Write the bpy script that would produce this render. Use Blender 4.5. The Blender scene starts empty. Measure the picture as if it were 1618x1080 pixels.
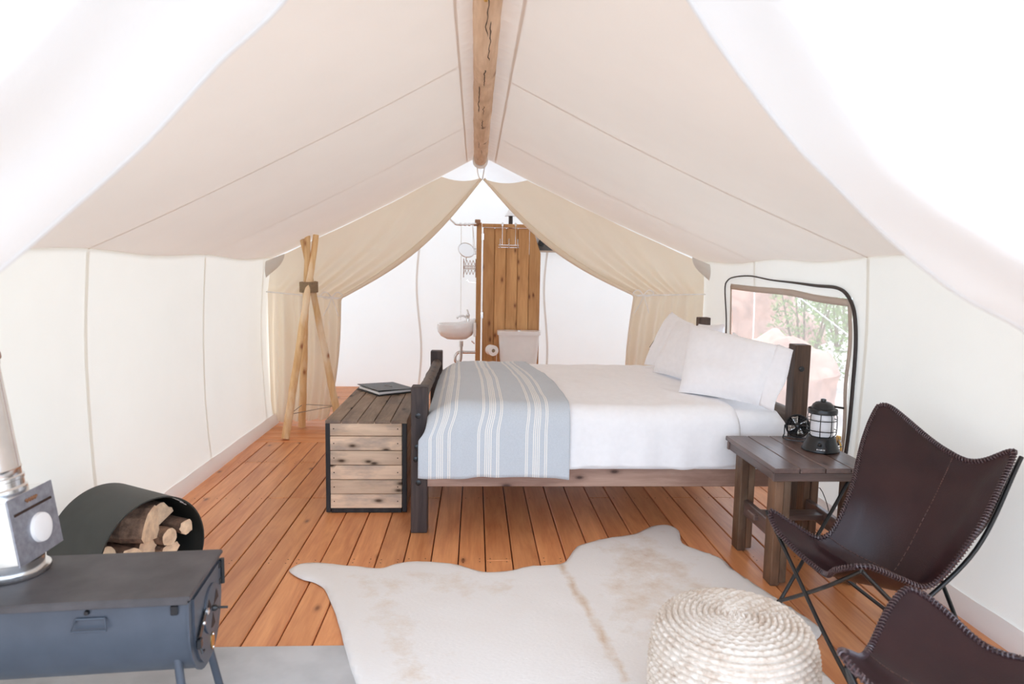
import bpy, math, random
from mathutils import Vector, Matrix, noise
random.seed(7)
C = bpy.context.scene.collection
PI = math.pi

# ------------------------------------------------------------------ camera, sky, sun, exposure
cam_d = bpy.data.cameras.new('camera'); cam = bpy.data.objects.new('camera', cam_d); C.objects.link(cam)
cam_d.sensor_width = 36.0; cam_d.lens = 1078.0 / 1618 * 36.0; cam_d.clip_start = .02
def cam_matrix(yaw, pitch, roll, h):
    f = Vector((math.sin(yaw) * math.cos(pitch), math.cos(yaw) * math.cos(pitch), -math.sin(pitch)))
    r = Vector((math.cos(yaw), -math.sin(yaw), 0)); u = r.cross(f)
    c, s = math.cos(roll), math.sin(roll)
    r, u = r * c + u * s, u * c - r * s
    m = Matrix((r, u, -f)).transposed().to_4x4(); m.translation = (0, 0, h)
    return m
cam.matrix_world = cam_matrix(math.radians(3.168), math.radians(6.035), math.radians(1.0), 1.5)
bpy.context.scene.camera = cam
cam_d.dof.use_dof = True; cam_d.dof.focus_distance = 4.2; cam_d.dof.aperture_fstop = 2.8

world = bpy.data.worlds.new('sky'); bpy.context.scene.world = world; world.use_nodes = True
bg = world.node_tree.nodes['Background']; bg.inputs[0].default_value = (.76, .89, 1.08, 1); bg.inputs[1].default_value = 3.0
sun_d = bpy.data.lights.new('sun', 'SUN'); sun_d.energy = 3.2; sun_d.angle = math.radians(12); sun_d.color = (1, .95, .88)
sun = bpy.data.objects.new('sun', sun_d); C.objects.link(sun)
sun.rotation_euler = Vector((.62, -.75, -1.25)).to_track_quat('-Z', 'Y').to_euler()
sc = bpy.context.scene
sc.view_settings.view_transform = 'Standard'; sc.view_settings.look = 'None'
sc.view_settings.gamma = 1; sc.view_settings.use_curve_mapping = False
sc.view_settings.exposure = .17
sc.cycles.max_bounces = 14; sc.cycles.diffuse_bounces = 8; sc.cycles.transmission_bounces = 10
sc.cycles.glossy_bounces = 4; sc.cycles.transparent_max_bounces = 12; sc.cycles.sample_clamp_indirect = 6

# ------------------------------------------------------------------ mesh helpers
class MB:
    def __init__(s): s.v = []; s.f = []; s.m = []; s.uv = []; s.attr = []
    def add(s, vs, fs, mi=0):
        o = len(s.v); s.v += [Vector(v) for v in vs]
        for f in fs: s.f.append([i + o for i in f]); s.m.append(mi)
    def box(s, c, d, rot=None, b=.004, mi=0):
        """chamfered box: centre, full dimensions"""
        h = [x / 2 for x in d]; b = min(b, min(h) * .49)
        c = Vector(c); vs = []; idx = {}
        for sx in (-1, 1):
            for sy in (-1, 1):
                for sz in (-1, 1):
                    for a in range(3):
                        p = [sx * (h[0] - (b if a != 0 else 0)), sy * (h[1] - (b if a != 1 else 0)), sz * (h[2] - (b if a != 2 else 0))]
                        idx[(sx, sy, sz, a)] = len(vs); vs.append(Vector(p))
        fs = []
        for a in range(3):
            o = [i for i in range(3) if i != a]
            for sg in (-1, 1):
                q = []
                for p, r in ((-1, -1), (1, -1), (1, 1), (-1, 1)):
                    k = [0, 0, 0]; k[a] = sg; k[o[0]] = p; k[o[1]] = r; q.append(idx[(*k, a)])
                fs.append(q)
        for a in range(3):
            o = [i for i in range(3) if i != a]
            for p in (-1, 1):
                for r in (-1, 1):
                    k0 = [0, 0, 0]; k0[a] = -1; k0[o[0]] = p; k0[o[1]] = r; k1 = list(k0); k1[a] = 1
                    fs.append([idx[(*k0, o[0])], idx[(*k1, o[0])], idx[(*k1, o[1])], idx[(*k0, o[1])]])
        for sx in (-1, 1):
            for sy in (-1, 1):
                for sz in (-1, 1): fs.append([idx[(sx, sy, sz, a)] for a in range(3)])
        if rot is not None: vs = [rot @ v for v in vs]
        # orient outward
        out = []
        for f in fs:
            p = [vs[i] for i in f]; n = (p[1] - p[0]).cross(p[2] - p[0]); cc = sum(p, Vector()) / len(p)
            out.append(f if n.dot(cc) > 0 else f[::-1])
        s.add([v + c for v in vs], out, mi)
    def bar(s, p0, p1, w, t, up=(0, 0, 1), b=.004, mi=0):
        """box along p0-p1, w across, t along up"""
        p0, p1 = Vector(p0), Vector(p1); z = (p1 - p0); L = z.length; z.normalize()
        x = Vector(up).cross(z).normalized(); y = z.cross(x)
        s.box((p0 + p1) / 2, (w, t, L), Matrix((x, y, z)).transposed(), b, mi)
    def tube(s, pts, r, n=10, cap=True, closed=False, mi=0):
        pts = [Vector(p) for p in pts]; N = len(pts); rs = r if isinstance(r, (list, tuple)) else [r] * N
        vs = []; ref = None
        for i, p in enumerate(pts):
            if closed: t = pts[(i + 1) % N] - pts[i - 1]
            else: t = pts[min(i + 1, N - 1)] - pts[max(i - 1, 0)]
            t.normalize()
            if ref is None:
                ref = Vector((0, 0, 1)) if abs(t.z) < .9 else Vector((1, 0, 0))
            x = (ref - t * ref.dot(t)).normalized(); ref = x; y = t.cross(x)
            for k in range(n):
                a = 2 * PI * k / n; vs.append(p + (x * math.cos(a) + y * math.sin(a)) * rs[i])
        fs = []
        for i in range(N if closed else N - 1):
            j = (i + 1) % N
            for k in range(n): fs.append([i * n + k, i * n + (k + 1) % n, j * n + (k + 1) % n, j * n + k])
        if cap and not closed: fs += [list(range(n))[::-1], [(N - 1) * n + k for k in range(n)]]
        s.add(vs, fs, mi)
    def cyl(s, p0, p1, r0, r1=None, n=20, mi=0): s.tube([p0, p1], [r0, r0 if r1 is None else r1], n, mi=mi)
    def lathe(s, prof, c=(0, 0, 0), n=32, rot=None, mi=0, cap=True):
        c = Vector(c); vs = []; N = len(prof)
        for r, z in prof:
            for k in range(n):
                a = 2 * PI * k / n; v = Vector((r * math.cos(a), r * math.sin(a), z)); vs.append((rot @ v if rot else v) + c)
        fs = [[i * n + k, i * n + (k + 1) % n, (i + 1) * n + (k + 1) % n, (i + 1) * n + k] for i in range(N - 1) for k in range(n)]
        if cap: fs += [list(range(n))[::-1], [(N - 1) * n + k for k in range(n)]]
        s.add(vs, fs, mi)
    def grid(s, fn, nu, nv, mi=0, keep=None, us=None, vs_=None):
        us = us or [i / nu for i in range(nu + 1)]; vv = vs_ or [j / nv for j in range(nv + 1)]
        nu, nv = len(us) - 1, len(vv) - 1; o = len(s.v)
        while len(s.uv) < o: s.uv.append((0, 0))
        for j in range(nv + 1):
            for i in range(nu + 1):
                s.v.append(Vector(fn(us[i], vv[j]))); s.uv.append((us[i], vv[j]))
        for j in range(nv):
            for i in range(nu):
                if keep and not keep((us[i] + us[i + 1]) / 2, (vv[j] + vv[j + 1]) / 2): continue
                a = o + j * (nu + 1) + i; s.f.append([a, a + 1, a + nu + 2, a + nu + 1]); s.m.append(mi)
    def prism(s, poly, d0, d1, frame, mi=0, mcap=None):
        """2-D polygon extruded along frame axis 2; frame=(origin,x,y,z)"""
        o, x, y, z = [Vector(q) for q in frame]; n = len(poly)
        vs = [o + x * a + y * b + z * d0 for a, b in poly] + [o + x * a + y * b + z * d1 for a, b in poly]
        s.add(vs, [[i, (i + 1) % n, n + (i + 1) % n, n + i] for i in range(n)], mi)
        s.add(vs, [list(range(n))[::-1], list(range(n, 2 * n))], mi if mcap is None else mcap)

def xf(o):
    m = Matrix.Rotation(o.rotation_euler.z, 4, 'Z'); m.translation = o.location; return m
def wmat(o):
    m = Matrix.Identity(4)
    while o is not None: m = xf(o) @ m; o = o.parent
    return m
def obj(name, mb, mat, parent=None, smooth=False, centre=False, attr=None):
    """mesh object from world-space MB; parented objects keep local coordinates"""
    me = bpy.data.meshes.new(name); vs = mb.v
    loc = Vector()
    if parent is not None:
        inv = wmat(parent).inverted(); vs = [inv @ v for v in vs]
    if centre:
        loc = Vector([(min(v[k] for v in vs) + max(v[k] for v in vs)) / 2 for k in range(3)]); vs = [v - loc for v in vs]
    me.from_pydata([tuple(v) for v in vs], [], mb.f)
    mats = mat if isinstance(mat, (list, tuple)) else [mat]
    for m in mats: me.materials.append(m)
    if any(mb.m): me.polygons.foreach_set('material_index', mb.m)
    if mb.uv and len(mb.uv) == len(vs):
        ul = me.uv_layers.new(name='UVMap')
        for l in me.loops: ul.data[l.index].uv = mb.uv[l.vertex_index]
    if attr:
        a = me.attributes.new('tone', 'FLOAT', 'POINT'); a.data.foreach_set('value', attr)
    if smooth: me.polygons.foreach_set('use_smooth', [True] * len(me.polygons))
    if smooth and smooth != 'all': me.set_sharp_from_angle(angle=math.radians(42))
    me.update()
    o = bpy.data.objects.new(name, me); C.objects.link(o); o.location = loc
    if parent is not None: o.parent = parent
    return o
def tag(o, label=None, cat=None, group=None, kind=None):
    if label: o['label'] = label
    if cat: o['category'] = cat
    if group: o['group'] = group
    if kind: o['kind'] = kind
    return o
def thing(name, label, cat, loc=(0, 0, 0), rz=0, group=None):
    o = bpy.data.objects.new(name, None); C.objects.link(o); o.location = loc; o.rotation_euler = (0, 0, rz)
    o.empty_display_size = .1
    return tag(o, label, cat, group)
def solid(o, t, offset=0):
    m = o.modifiers.new('thick', 'SOLIDIFY'); m.thickness = t; m.offset = offset; return o
def nz(x, y, z=0., s=1.): return noise.noise(Vector((x * s, y * s, z * s)))
def smooth(a, b, x):
    t = max(0, min(1, (x - a) / (b - a))); return t * t * (3 - 2 * t)
def lerp(a, b, t): return Vector(a).lerp(Vector(b), t)
def cr(ps, t):
    """Catmull-Rom through ps, t in 0..1"""
    n = len(ps) - 1; x = max(0, min(n - 1e-6, t * n)); i = int(x); f = x - i
    P = lambda k: Vector(ps[k]) if 0 <= k <= n else (2 * Vector(ps[0]) - Vector(ps[1]) if k < 0 else 2 * Vector(ps[n]) - Vector(ps[n - 1]))
    a, b, c, d = P(i - 1), P(i), P(i + 1), P(i + 2)
    return .5 * ((2 * b) + (c - a) * f + (2 * a - 5 * b + 4 * c - d) * f * f + (3 * b - a - 3 * c + d) * f ** 3)
def curve(ps, n): return [cr(ps, i / n) for i in range(n + 1)]

# ------------------------------------------------------------------ materials
class NT:
    def __init__(s, name):
        s.m = bpy.data.materials.new(name); s.m.use_nodes = True; s.t = s.m.node_tree; s.t.nodes.clear()
        s.out = s.t.nodes.new('ShaderNodeOutputMaterial')
    def n(s, typ, ins=None, **kw):
        nd = s.t.nodes.new('ShaderNode' + typ)
        for k, v in kw.items(): setattr(nd, k, v)
        for k, v in (ins or {}).items(): s.set(nd.inputs[k], v)
        return nd
    def set(s, sock, v):
        if isinstance(v, bpy.types.NodeSocket): s.t.links.new(v, sock)
        elif isinstance(v, bpy.types.Node): s.t.links.new(v.outputs[0], sock)
        else:
            if isinstance(v, (tuple, list)) and len(v) == 3 and sock.type == 'RGBA': v = (*v, 1)
            sock.default_value = v
    def math(s, op, a, b=0., c=0.): return s.n('Math', {0: a, 1: b, 2: c}, operation=op).outputs[0]
    def mix(s, f, a, b, bt='MIX'):
        nd = s.n('Mix', data_type='RGBA', blend_type=bt); s.set(nd.inputs[0], f); s.set(nd.inputs[6], a); s.set(nd.inputs[7], b)
        return nd.outputs[2]
    def ramp(s, f, stops):
        nd = s.n('ValToRGB', {0: f}); e = nd.color_ramp.elements
        while len(e) < len(stops): e.new(.5)
        for q, (p, c) in zip(e, stops): q.position = p; q.color = (*c, 1) if len(c) == 3 else c
        return nd.outputs[0]
    def coords(s, scale=(1, 1, 1), rnd=True):
        tc = s.n('TexCoord').outputs['Object']; v = tc
        if rnd:
            r = s.n('ObjectInfo').outputs['Random']; r = s.math('MULTIPLY', r, 53.0)
            v = s.n('VectorMath', {0: tc, 1: s.n('CombineXYZ', {0: r, 1: s.math('MULTIPLY', r, 1.7), 2: s.math('MULTIPLY', r, 2.3)})}, operation='ADD').outputs[0]
        return s.n('VectorMath', {0: v, 1: scale}, operation='MULTIPLY').outputs[0]
    def noise(s, vec, scale=1., detail=4., rough=.55, dist=0.):
        return s.n('TexNoise', {'Vector': vec, 'Scale': scale, 'Detail': detail, 'Roughness': rough, 'Distortion': dist}).outputs[0]
    def bump(s, h, strength=.3, dist=.01): return s.n('Bump', {'Height': h, 'Strength': strength, 'Distance': dist}).outputs[0]
    def princ(s, **kw):
        nd = s.n('BsdfPrincipled')
        for k, v in kw.items(): s.set(nd.inputs[k.replace('_', ' ')], v)
        s.t.links.new(nd.outputs[0], s.out.inputs[0]); return s.m

def plain(name, col, rough=.5, metal=0., var=.12, bump=.0, scale=12., spec=.5):
    n = NT(name); v = n.coords(); f = n.noise(v, scale)
    lo = tuple(c * (1 - var) for c in col); hi = tuple(min(1, c * (1 + var)) for c in col)
    kw = dict(Base_Color=n.ramp(f, [(.3, lo), (.7, hi)]), Roughness=rough, Metallic=metal)
    if bump: kw['Normal'] = n.bump(n.noise(v, scale * 6), bump, .004)
    m = n.princ(**kw); m.node_tree.nodes['Principled BSDF'].inputs['Specular IOR Level'].default_value = spec; return m

def wood(name, dark, light, axis, knots=.0, kcol=(.05, .03, .02), rough=.6, grain=16., patch=None, pvar=.35, tone=.22, spec=.35, bump=.25, along=1.4):
    n = NT(name); i = 'XYZ'.index(axis)
    sc_ = [grain] * 3; sc_[i] = along
    v = n.coords(tuple(sc_)); g = n.noise(v, 1.0, 7, .62, .6)
    fine = [grain * 7] * 3; fine[i] = along * 3; g2 = n.noise(n.coords(tuple(fine)), 1., 3)
    f = n.math('ADD', n.math('MULTIPLY', g, .75), n.math('MULTIPLY', g2, .25))
    col = n.ramp(f, [(.32, dark), (.66, light)])
    if patch is not None:
        ps = [4.] * 3; ps[i] = 1.6
        p = n.noise(n.coords(tuple(ps)), 1., 5, .6)
        col = n.mix(n.ramp(p, [(.5, (0, 0, 0)), (.66, (pvar,) * 3)]), col, patch)
    if knots:
        sp = n.n('SeparateXYZ', {0: n.coords()})
        j = {0: 2, 1: 0, 2: 0}[i]
        vo = n.n('TexVoronoi', {'Vector': n.n('CombineXYZ', {0: n.math('MULTIPLY', sp.outputs[i], 5.), 1: n.math('MULTIPLY', sp.outputs[j], 11.)}), 'Scale': 1.0}, voronoi_dimensions='2D')
        d = n.math('ADD', vo.outputs['Distance'], n.math('MULTIPLY', g, .12))
        sel = n.math('GREATER_THAN', n.n('SeparateColor', {0: vo.outputs['Color']}).outputs[0], 1 - knots)
        k = n.math('MULTIPLY', n.ramp(d, [(.11, (1, 1, 1)), (.22, (.25, .25, .25)), (.34, (0, 0, 0))]), sel)
        col = n.mix(k, col, kcol)
    r = n.n('ObjectInfo').outputs['Random']
    hs = n.n('HueSaturation', {'Value': n.math('ADD', 1 - tone / 2, n.math('MULTIPLY', r, tone)), 'Color': col})
    return n.princ(Base_Color=hs.outputs[0], Roughness=rough, Specular_IOR_Level=spec, Normal=n.bump(f, bump, .004))

def canvas(name, col, trans, weave=.12, tcol=None):
    n = NT(name); tc = n.n('TexCoord').outputs['Object']
    w = n.noise(tc, 260., 2); soft = n.noise(tc, 2.2, 3)
    c = n.ramp(soft, [(.3, tuple(x * .97 for x in col)), (.7, col)])
    nm = n.bump(n.math('ADD', w, n.math('MULTIPLY', n.noise(tc, 5., 3), 3.)), weave, .006)
    d = n.n('BsdfDiffuse', {'Color': c, 'Normal': nm}); t = n.n('BsdfTranslucent', {'Color': tcol or col, 'Normal': nm})
    mx = n.n('MixShader', {0: trans, 1: d.outputs[0], 2: t.outputs[0]}); n.t.links.new(mx.outputs[0], n.out.inputs[0]); return n.m

M = {}
M['plank'] = wood('stained_deck', (.52, .175, .062), (.80, .36, .15), 'Y', .03, (.24, .08, .03), .36, 11., tone=.22, spec=.5, bump=.12)
M['plank_x'] = wood('stained_deck_cross', (.52, .18, .062), (.78, .35, .15), 'X', .07, (.16, .05, .02), .42, 11., tone=.2, spec=.4, bump=.12)
M['subfloor'] = plain('subfloor', (.035, .015, .008), .9)
M['canvas_wall'] = canvas('canvas_wall', (.885, .87, .80), .18)
M['canvas_roof'] = canvas('canvas_roof', (.87, .80, .72), .070)
M['canvas_annex'] = canvas('canvas_annex', (.90, .92, .91), .155)
M['canvas_curtain'] = canvas('canvas_curtain', (.93, .85, .715), .325)
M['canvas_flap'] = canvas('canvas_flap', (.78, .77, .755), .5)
M['seam'] = canvas('canvas_seam', (.82, .77, .72), .5)
M['seam_wall'] = canvas('canvas_seam_wall', (.89, .86, .81), .80)
M['band'] = canvas('ridge_band_cloth', (.87, .80, .72), .070)
M['seam_soft'] = canvas('canvas_seam_soft', (.85, .78, .72), .68)
M['sod'] = canvas('sod_cloth', (.90, .86, .85), .35)
M['tape'] = canvas('binding_tape', (.62, .52, .44), .1)
M['cord_white'] = plain('white_cord', (.85, .83, .8), .8)
M['zip'] = plain('zipper_black', (.035, .025, .022), .5)
M['brass'] = plain('brass', (.75, .48, .16), .3, 1.)
M['pole'] = wood('peeled_log', (.50, .30, .17), (.78, .56, .38), 'Y', .25, (.22, .11, .06), .6, 9., (.45, .26, .15), .6, bump=.4)
M['stick'] = wood('peeled_pole', (.62, .36, .15), (.85, .62, .34), 'Z', .3, (.38, .16, .07), .55, 9., (.88, .74, .55), .8, bump=.3)
M['jute'] = plain('jute', (.32, .23, .14), .9, bump=.6, scale=40)
M['dark_wood'] = wood('charred_wood', (.018, .014, .016), (.085, .06, .052), 'Z', .3, (.012, .01, .012), .55, 14., bump=.5)
M['dark_wood_y'] = wood('stained_log', (.035, .025, .02), (.15, .105, .075), 'Y', .3, (.015, .012, .01), .55, 10., bump=.5)
M['walnut_post'] = wood('walnut_post', (.025, .014, .010), (.13, .075, .048), 'Z', .2, (.012, .008, .007), .5, 18., bump=.5)
M['rail'] = wood('rail_wood', (.28, .16, .12), (.54, .36, .28), 'X', .2, (.08, .04, .03), .5, 9., bump=.3)
M['chest_x'] = wood('chest_slat', (.52, .37, .25), (.84, .66, .49), 'X', .34, (.08, .05, .03), .65, 9., (.20, .18, .18), .8, tone=.35)
M['chest_y'] = wood('chest_top', (.15, .10, .068), (.38, .28, .20), 'Y', .2, (.05, .03, .02), .6, 9., (.10, .08, .075), .6, tone=.3)
M['black_trim'] = wood('black_trim', (.012, .012, .014), (.04, .04, .042), 'Z', 0, rough=.5)
M['table_y'] = wood('nightstand_top', (.05, .03, .026), (.19, .125, .105), 'X', .2, (.025, .015, .012), .33, 10., spec=.6, bump=.2)
M['table_ty'] = wood('nightstand_plank', (.05, .03, .026), (.18, .115, .098), 'Y', .2, (.03, .018, .014), .30, 10., spec=.7, bump=.2)
M['table_z'] = wood('nightstand_leg', (.035, .02, .014), (.24, .13, .075), 'Z', .2, (.02, .012, .01), .5, 8., (.30, .22, .15), .5, tone=.4)
M['cedar'] = wood('cedar', (.42, .20, .07), (.66, .37, .16), 'Z', .14, (.20, .075, .03), .55, 10., tone=.2)
M['sheet'] = plain('white_cotton', (.92, .92, .93), .85, var=.02, bump=.08, scale=30, spec=.1)
M['pillow'] = plain('white_pillowcase', (.92, .92, .94), .85, var=.02, bump=.06, scale=30, spec=.1)
M['black'] = plain('black_metal', (.010, .011, .013), .27, spec=.5)
M['stove_top'] = plain('stove_plate', (.075, .068, .070), .48, .2, .35, scale=7)
M['stove'] = plain('stove_enamel', (.062, .074, .095), .42, .15, .1, spec=.6)
M['drum'] = plain('drum_steel', (.036, .037, .032), .55, .1, spec=.5)
M['galv'] = plain('galvanised', (.80, .80, .80), .22, 1., .08)
M['galv_dull'] = plain('galvanised_dull', (.33, .34, .38), .45, .6, .2, scale=40)
M['chrome'] = plain('chrome', (.72, .70, .68), .15, 1., .05)
M['ceramic'] = plain('ceramic', (.86, .85, .84), .12, var=.02)
M['paper'] = plain('paper', (.88, .86, .84), .9, var=.03)
M['hearth'] = plain('hearth_sheet', (.44, .435, .43), .5, var=.22, scale=3.5, bump=.1)
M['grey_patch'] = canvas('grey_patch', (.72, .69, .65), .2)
M['bark'] = plain('bark', (.25, .15, .10), .9, var=.5, bump=.9, scale=30)
M['cut'] = plain('split_wood', (.78, .48, .28), .75, var=.3, bump=.4, scale=18)
M['cut_end'] = plain('sawn_end', (.84, .60, .40), .75, var=.25, bump=.3, scale=25)
M['binder'] = plain('binder_cover', (.022, .023, .025), .42, bump=.1)
M['silver_print'] = plain('silver_print', (.35, .35, .35), .4)
M['rod'] = plain('black_rod', (.01, .011, .012), .28, spec=.6)
M['ground'] = plain('ground', (.52, .46, .40), .95, var=.3, scale=1.2)
M['rock'] = plain('red_rock', (.55, .33, .25), .9, var=.3, bump=.5, scale=4)
M['leaf'] = plain('leaf', (.20, .27, .07), .7, var=.4, scale=5)
M['stem'] = plain('stem', (.20, .13, .08), .9)
M['glass_frost'] = plain('lantern_globe', (.80, .80, .82), .25, var=.03)
M['greymesh'] = plain('grey_window_mesh', (.12, .12, .12), .7, var=.3, scale=9)
M['copper'] = plain('copper_block', (.30, .15, .08), .45, .5)
M['twine'] = plain('grey_twine', (.35, .30, .24), .9)

def leather():
    n = NT('brown_leather'); v = n.coords(rnd=False)
    f = n.noise(v, 5., 4); g = n.noise(v, 220., 3)
    col = n.ramp(f, [(.3, (.018, .005, .008)), (.7, (.036, .011, .012))])
    return n.princ(Base_Color=col, Roughness=n.math('ADD', .26, n.math('MULTIPLY', f, .2)), Specular_IOR_Level=.42, Normal=n.bump(g, .25, .003))
M['leather'] = leather()
M['lacing'] = plain('leather_lacing', (.085, .05, .052), .32, var=.45, scale=90, spec=.7)
M['thread'] = plain('seam_thread', (.10, .045, .036), .5, var=.5, scale=60)

def blanket_mat():
    n = NT('striped_blanket'); uv = n.n('TexCoord').outputs['UV']; u = n.n('SeparateXYZ', {0: uv}).outputs[0]
    w = n.math('MODULO', n.math('ADD', u, .3185 - .07 + .012), .3185)
    tot = 0.
    for p in (0, .0115, .050, .0625, .0755, .088, .126, .138):
        tot = n.math('ADD', tot, n.math('COMPARE', w, p + .012, .0029))
    v = n.coords(rnd=False); f = n.noise(v, 160., 3); g = n.noise(v, 6., 2)
    base = n.mix(f, (.50, .545, .585), (.64, .685, .73))
    col = n.mix(tot, base, (.90, .88, .83))
    return n.princ(Base_Color=col, Roughness=.9, Specular_IOR_Level=.1, Normal=n.bump(f, .35, .003))
M['blanket'] = blanket_mat()

def hide_mat():
    n = NT('cowhide'); t = n.n('Attribute', attribute_name='tone').outputs['Fac']
    v = n.coords(rnd=False); f = n.noise(v, 9., 6, .7); fine = n.noise(n.coords((60, 260, 60), False), 1., 3)
    k = n.math('ADD', t, n.math('MULTIPLY', n.math('SUBTRACT', f, .5), 1.5))
    col = n.ramp(k, [(.30, (.82, .79, .76)), (.55, (.76, .69, .62)), (1., (.62, .46, .33))])
    col = n.mix(n.math('MULTIPLY', fine, .25), col, (.80, .72, .64))
    return n.princ(Base_Color=col, Roughness=.75, Specular_IOR_Level=.25, Normal=n.bump(n.math('ADD', fine, f), .3, .006))
M['hide'] = hide_mat()

def pouf_mat():
    n = NT('braided_jute'); v = n.coords(rnd=False)
    f = n.noise(v, 16., 5, .7); g = n.noise(v, 90., 2)
    col = n.ramp(n.math('ADD', n.math('MULTIPLY', f, .7), n.math('MULTIPLY', g, .3)), [(.30, (.46, .33, .24)), (.46, (.63, .54, .45)), (.64, (.74, .67, .59))])
    return n.princ(Base_Color=col, Roughness=.85, Specular_IOR_Level=.15, Normal=n.bump(g, .5, .004))
M['pouf'] = pouf_mat()

def screen_mat():
    n = NT('insect_screen'); d = n.n('BsdfDiffuse', {'Color': (.60, .56, .52, 1)}); t = n.n('BsdfTranslucent', {'Color': (.55, .52, .48, 1)})
    tr = n.n('BsdfTransparent'); a = n.n('MixShader', {0: .5, 1: d.outputs[0], 2: t.outputs[0]})
    b = n.n('MixShader', {0: .52, 1: a.outputs[0], 2: tr.outputs[0]}); n.t.links.new(b.outputs[0], n.out.inputs[0]); return n.m
M['screen'] = screen_mat()
def mirror_mat():
    n = NT('mirror_glass'); return n.princ(Base_Color=(.9, .9, .9), Metallic=1., Roughness=.03)
M['mirror'] = mirror_mat()

# ------------------------------------------------------------------ setting: ground, floor
g = MB(); g.grid(lambda u, v: (-40 + 80 * u, -30 + 80 * v, -.35 + .05 * nz(u * 20, v * 20)), 24, 24)
tag(obj('ground', g, M['ground'], smooth='all'), kind='structure')
XL, XR, RIDX, RIDZ = -1.9, 2.2, .035, 2.56
fb = MB(); fb.box((.14, 4.4, -.06), (4.3, 8.6, .06)); floor = tag(obj('floor', fb, M['subfloor']), kind='structure')
W = .1405; TH = .03
x = -1.955; row = 0; nail = MB()
edge = MB(); edge.box((-1.93, 3.0, -.015), (.06, 5.64, .03)); obj('plank', edge, M['plank'], floor, centre=True)
x = -1.897
while x < 2.24:
    cuts = [.15] + sorted(random.sample([2.42, 3.40, 4.38, 5.20], random.choice([1, 1, 2]))) + [5.82]
    w = min(W, 2.26 - x)
    for a, b in zip(cuts[:-1], cuts[1:]):
        p = MB(); p.box((x + w / 2, (a + b) / 2, -TH / 2 + random.uniform(-.001, .001)), (w - .006, b - a - .003, TH), b=.0035)
        obj('plank', p, M['plank'], floor, centre=True)
    for yy in (2.40, 2.44, 3.38, 3.42, 4.37, 5.18, 5.22):
        for xx in (x + .025, x + w - .03):
            yj = yy + random.uniform(-.006, .006)
            nail.add([(xx + .004 * math.cos(k), yj + .004 * math.sin(k), .0006) for k in (0, 1.05, 2.1, 3.14, 4.19, 5.24)], [list(range(6))])
    x += W
y = 5.823
while y < 8.6:
    p = MB(); p.box((.15, y + W / 2, -TH / 2 + random.uniform(-.001, .001)), (4.16, W - .008, TH), b=.003)
    obj('plank', p, M['plank_x'], floor, centre=True); y += W
tag(obj('nail_heads', nail, M['subfloor'], floor), kind='stuff')

# ------------------------------------------------------------------ canvas walls, roof
Y0, YD, YB = 1.12, 6.55, 8.6
def roof_z(x, y, sag=True):
    if x < RIDX: t = (x - XL) / (RIDX - XL); z = 1.56 + (RIDZ - 1.56) * t
    else: t = (XR - x) / (XR - RIDX); z = 1.60 + (RIDZ - 1.60) * t
    if sag: z -= .035 * math.sin(PI * max(0, min(1, t))) * (.6 + .4 * abs(math.sin((y - 3.5) * PI / 1.47))) - .006 * nz(x * 1.5, y * 1.5)
    return z
def eave_wave(y): return .012 * math.sin((y - 3.5) * 2 * PI / 1.47 + PI / 2)
def roof_pt(side, u, y):
    x = RIDX + (XL - .01 - RIDX) * u if side < 0 else RIDX + (XR + .01 - RIDX) * u
    return (x, y, roof_z(x, y) + eave_wave(y) * u ** 3)
ceiling = MB()
ceiling.grid(lambda u, v: roof_pt(-1, 1 - .936 * u, Y0 + (YD - Y0) * v), 28, 60)
ceiling = tag(obj('ceiling', ceiling, M['canvas_roof'], smooth='all'), kind='structure')
b = MB(); b.grid(lambda u, v: roof_pt(1, .064 + .936 * u, Y0 + (YD - Y0) * v), 28, 60); obj('roof_slope', b, M['canvas_roof'], ceiling, smooth='all')
b = MB(); b.grid(lambda u, v: roof_pt(-1, 1 - u, YD + (YB - YD) * v), 20, 20); tag(obj('ceiling_annex', b, M['canvas_annex'], smooth='all'), kind='structure')
b = MB(); b.grid(lambda u, v: roof_pt(1, u, YD + (YB - YD) * v), 20, 20); tag(obj('ceiling_annex', b, M['canvas_annex'], smooth='all'), kind='structure')
def wall_x(side, y, z, H):
    bul = math.sin(PI * max(0, min(1, z / H)))
    wr = .012 * nz(y * 1.3, z * 1.1, side) + .006 * nz(y * 4, z * 1.5, 3 + side)
    if side < 0: return XL - .045 * bul * (.7 + .3 * math.cos((y - 3.5) * 2 * PI / 1.47)) + wr * bul
    return XR + .03 * bul + wr * bul
def wall_l(u, v):
    y = Y0 + (YD - Y0) * u; H = 1.56 + eave_wave(y); return (wall_x(-1, y, v * H, H), y, v * H)
b = MB(); b.grid(wall_l, 80, 24); wl = tag(obj('wall_left', b, M['canvas_wall'], smooth='all'), kind='structure')
WY0, WY1, WZ0, WZ1 = 3.90, 5.79, .42, 1.375
def wall_r(yy, v):
    H = 1.60 + eave_wave(yy); return (wall_x(1, yy, v * H, H), yy, v * H)
ys = sorted([Y0 + (YD - Y0) * i / 70 for i in range(71)] + [WY0, WY1]); vs = sorted([i / 24 for i in range(25)] + [WZ0 / 1.6, WZ1 / 1.6])
b = MB(); b.grid(wall_r, 0, 0, us=ys, vs_=vs, keep=lambda a, c: not (WY0 < a < WY1 and WZ0 / 1.6 < c < WZ1 / 1.6))
b.uv = []
wr_ = tag(obj('wall_right', b, M['canvas_wall'], smooth='all'), kind='structure')
def strip_on(fn, path, w, off, nrm, steps=40):
    """flat tape along path(t)->(a,b) on a surface fn, width w along second param direction given by wdir"""
    m = MB()
    m.grid(lambda u, v: fn(u, v), steps, 1); return m
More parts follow.
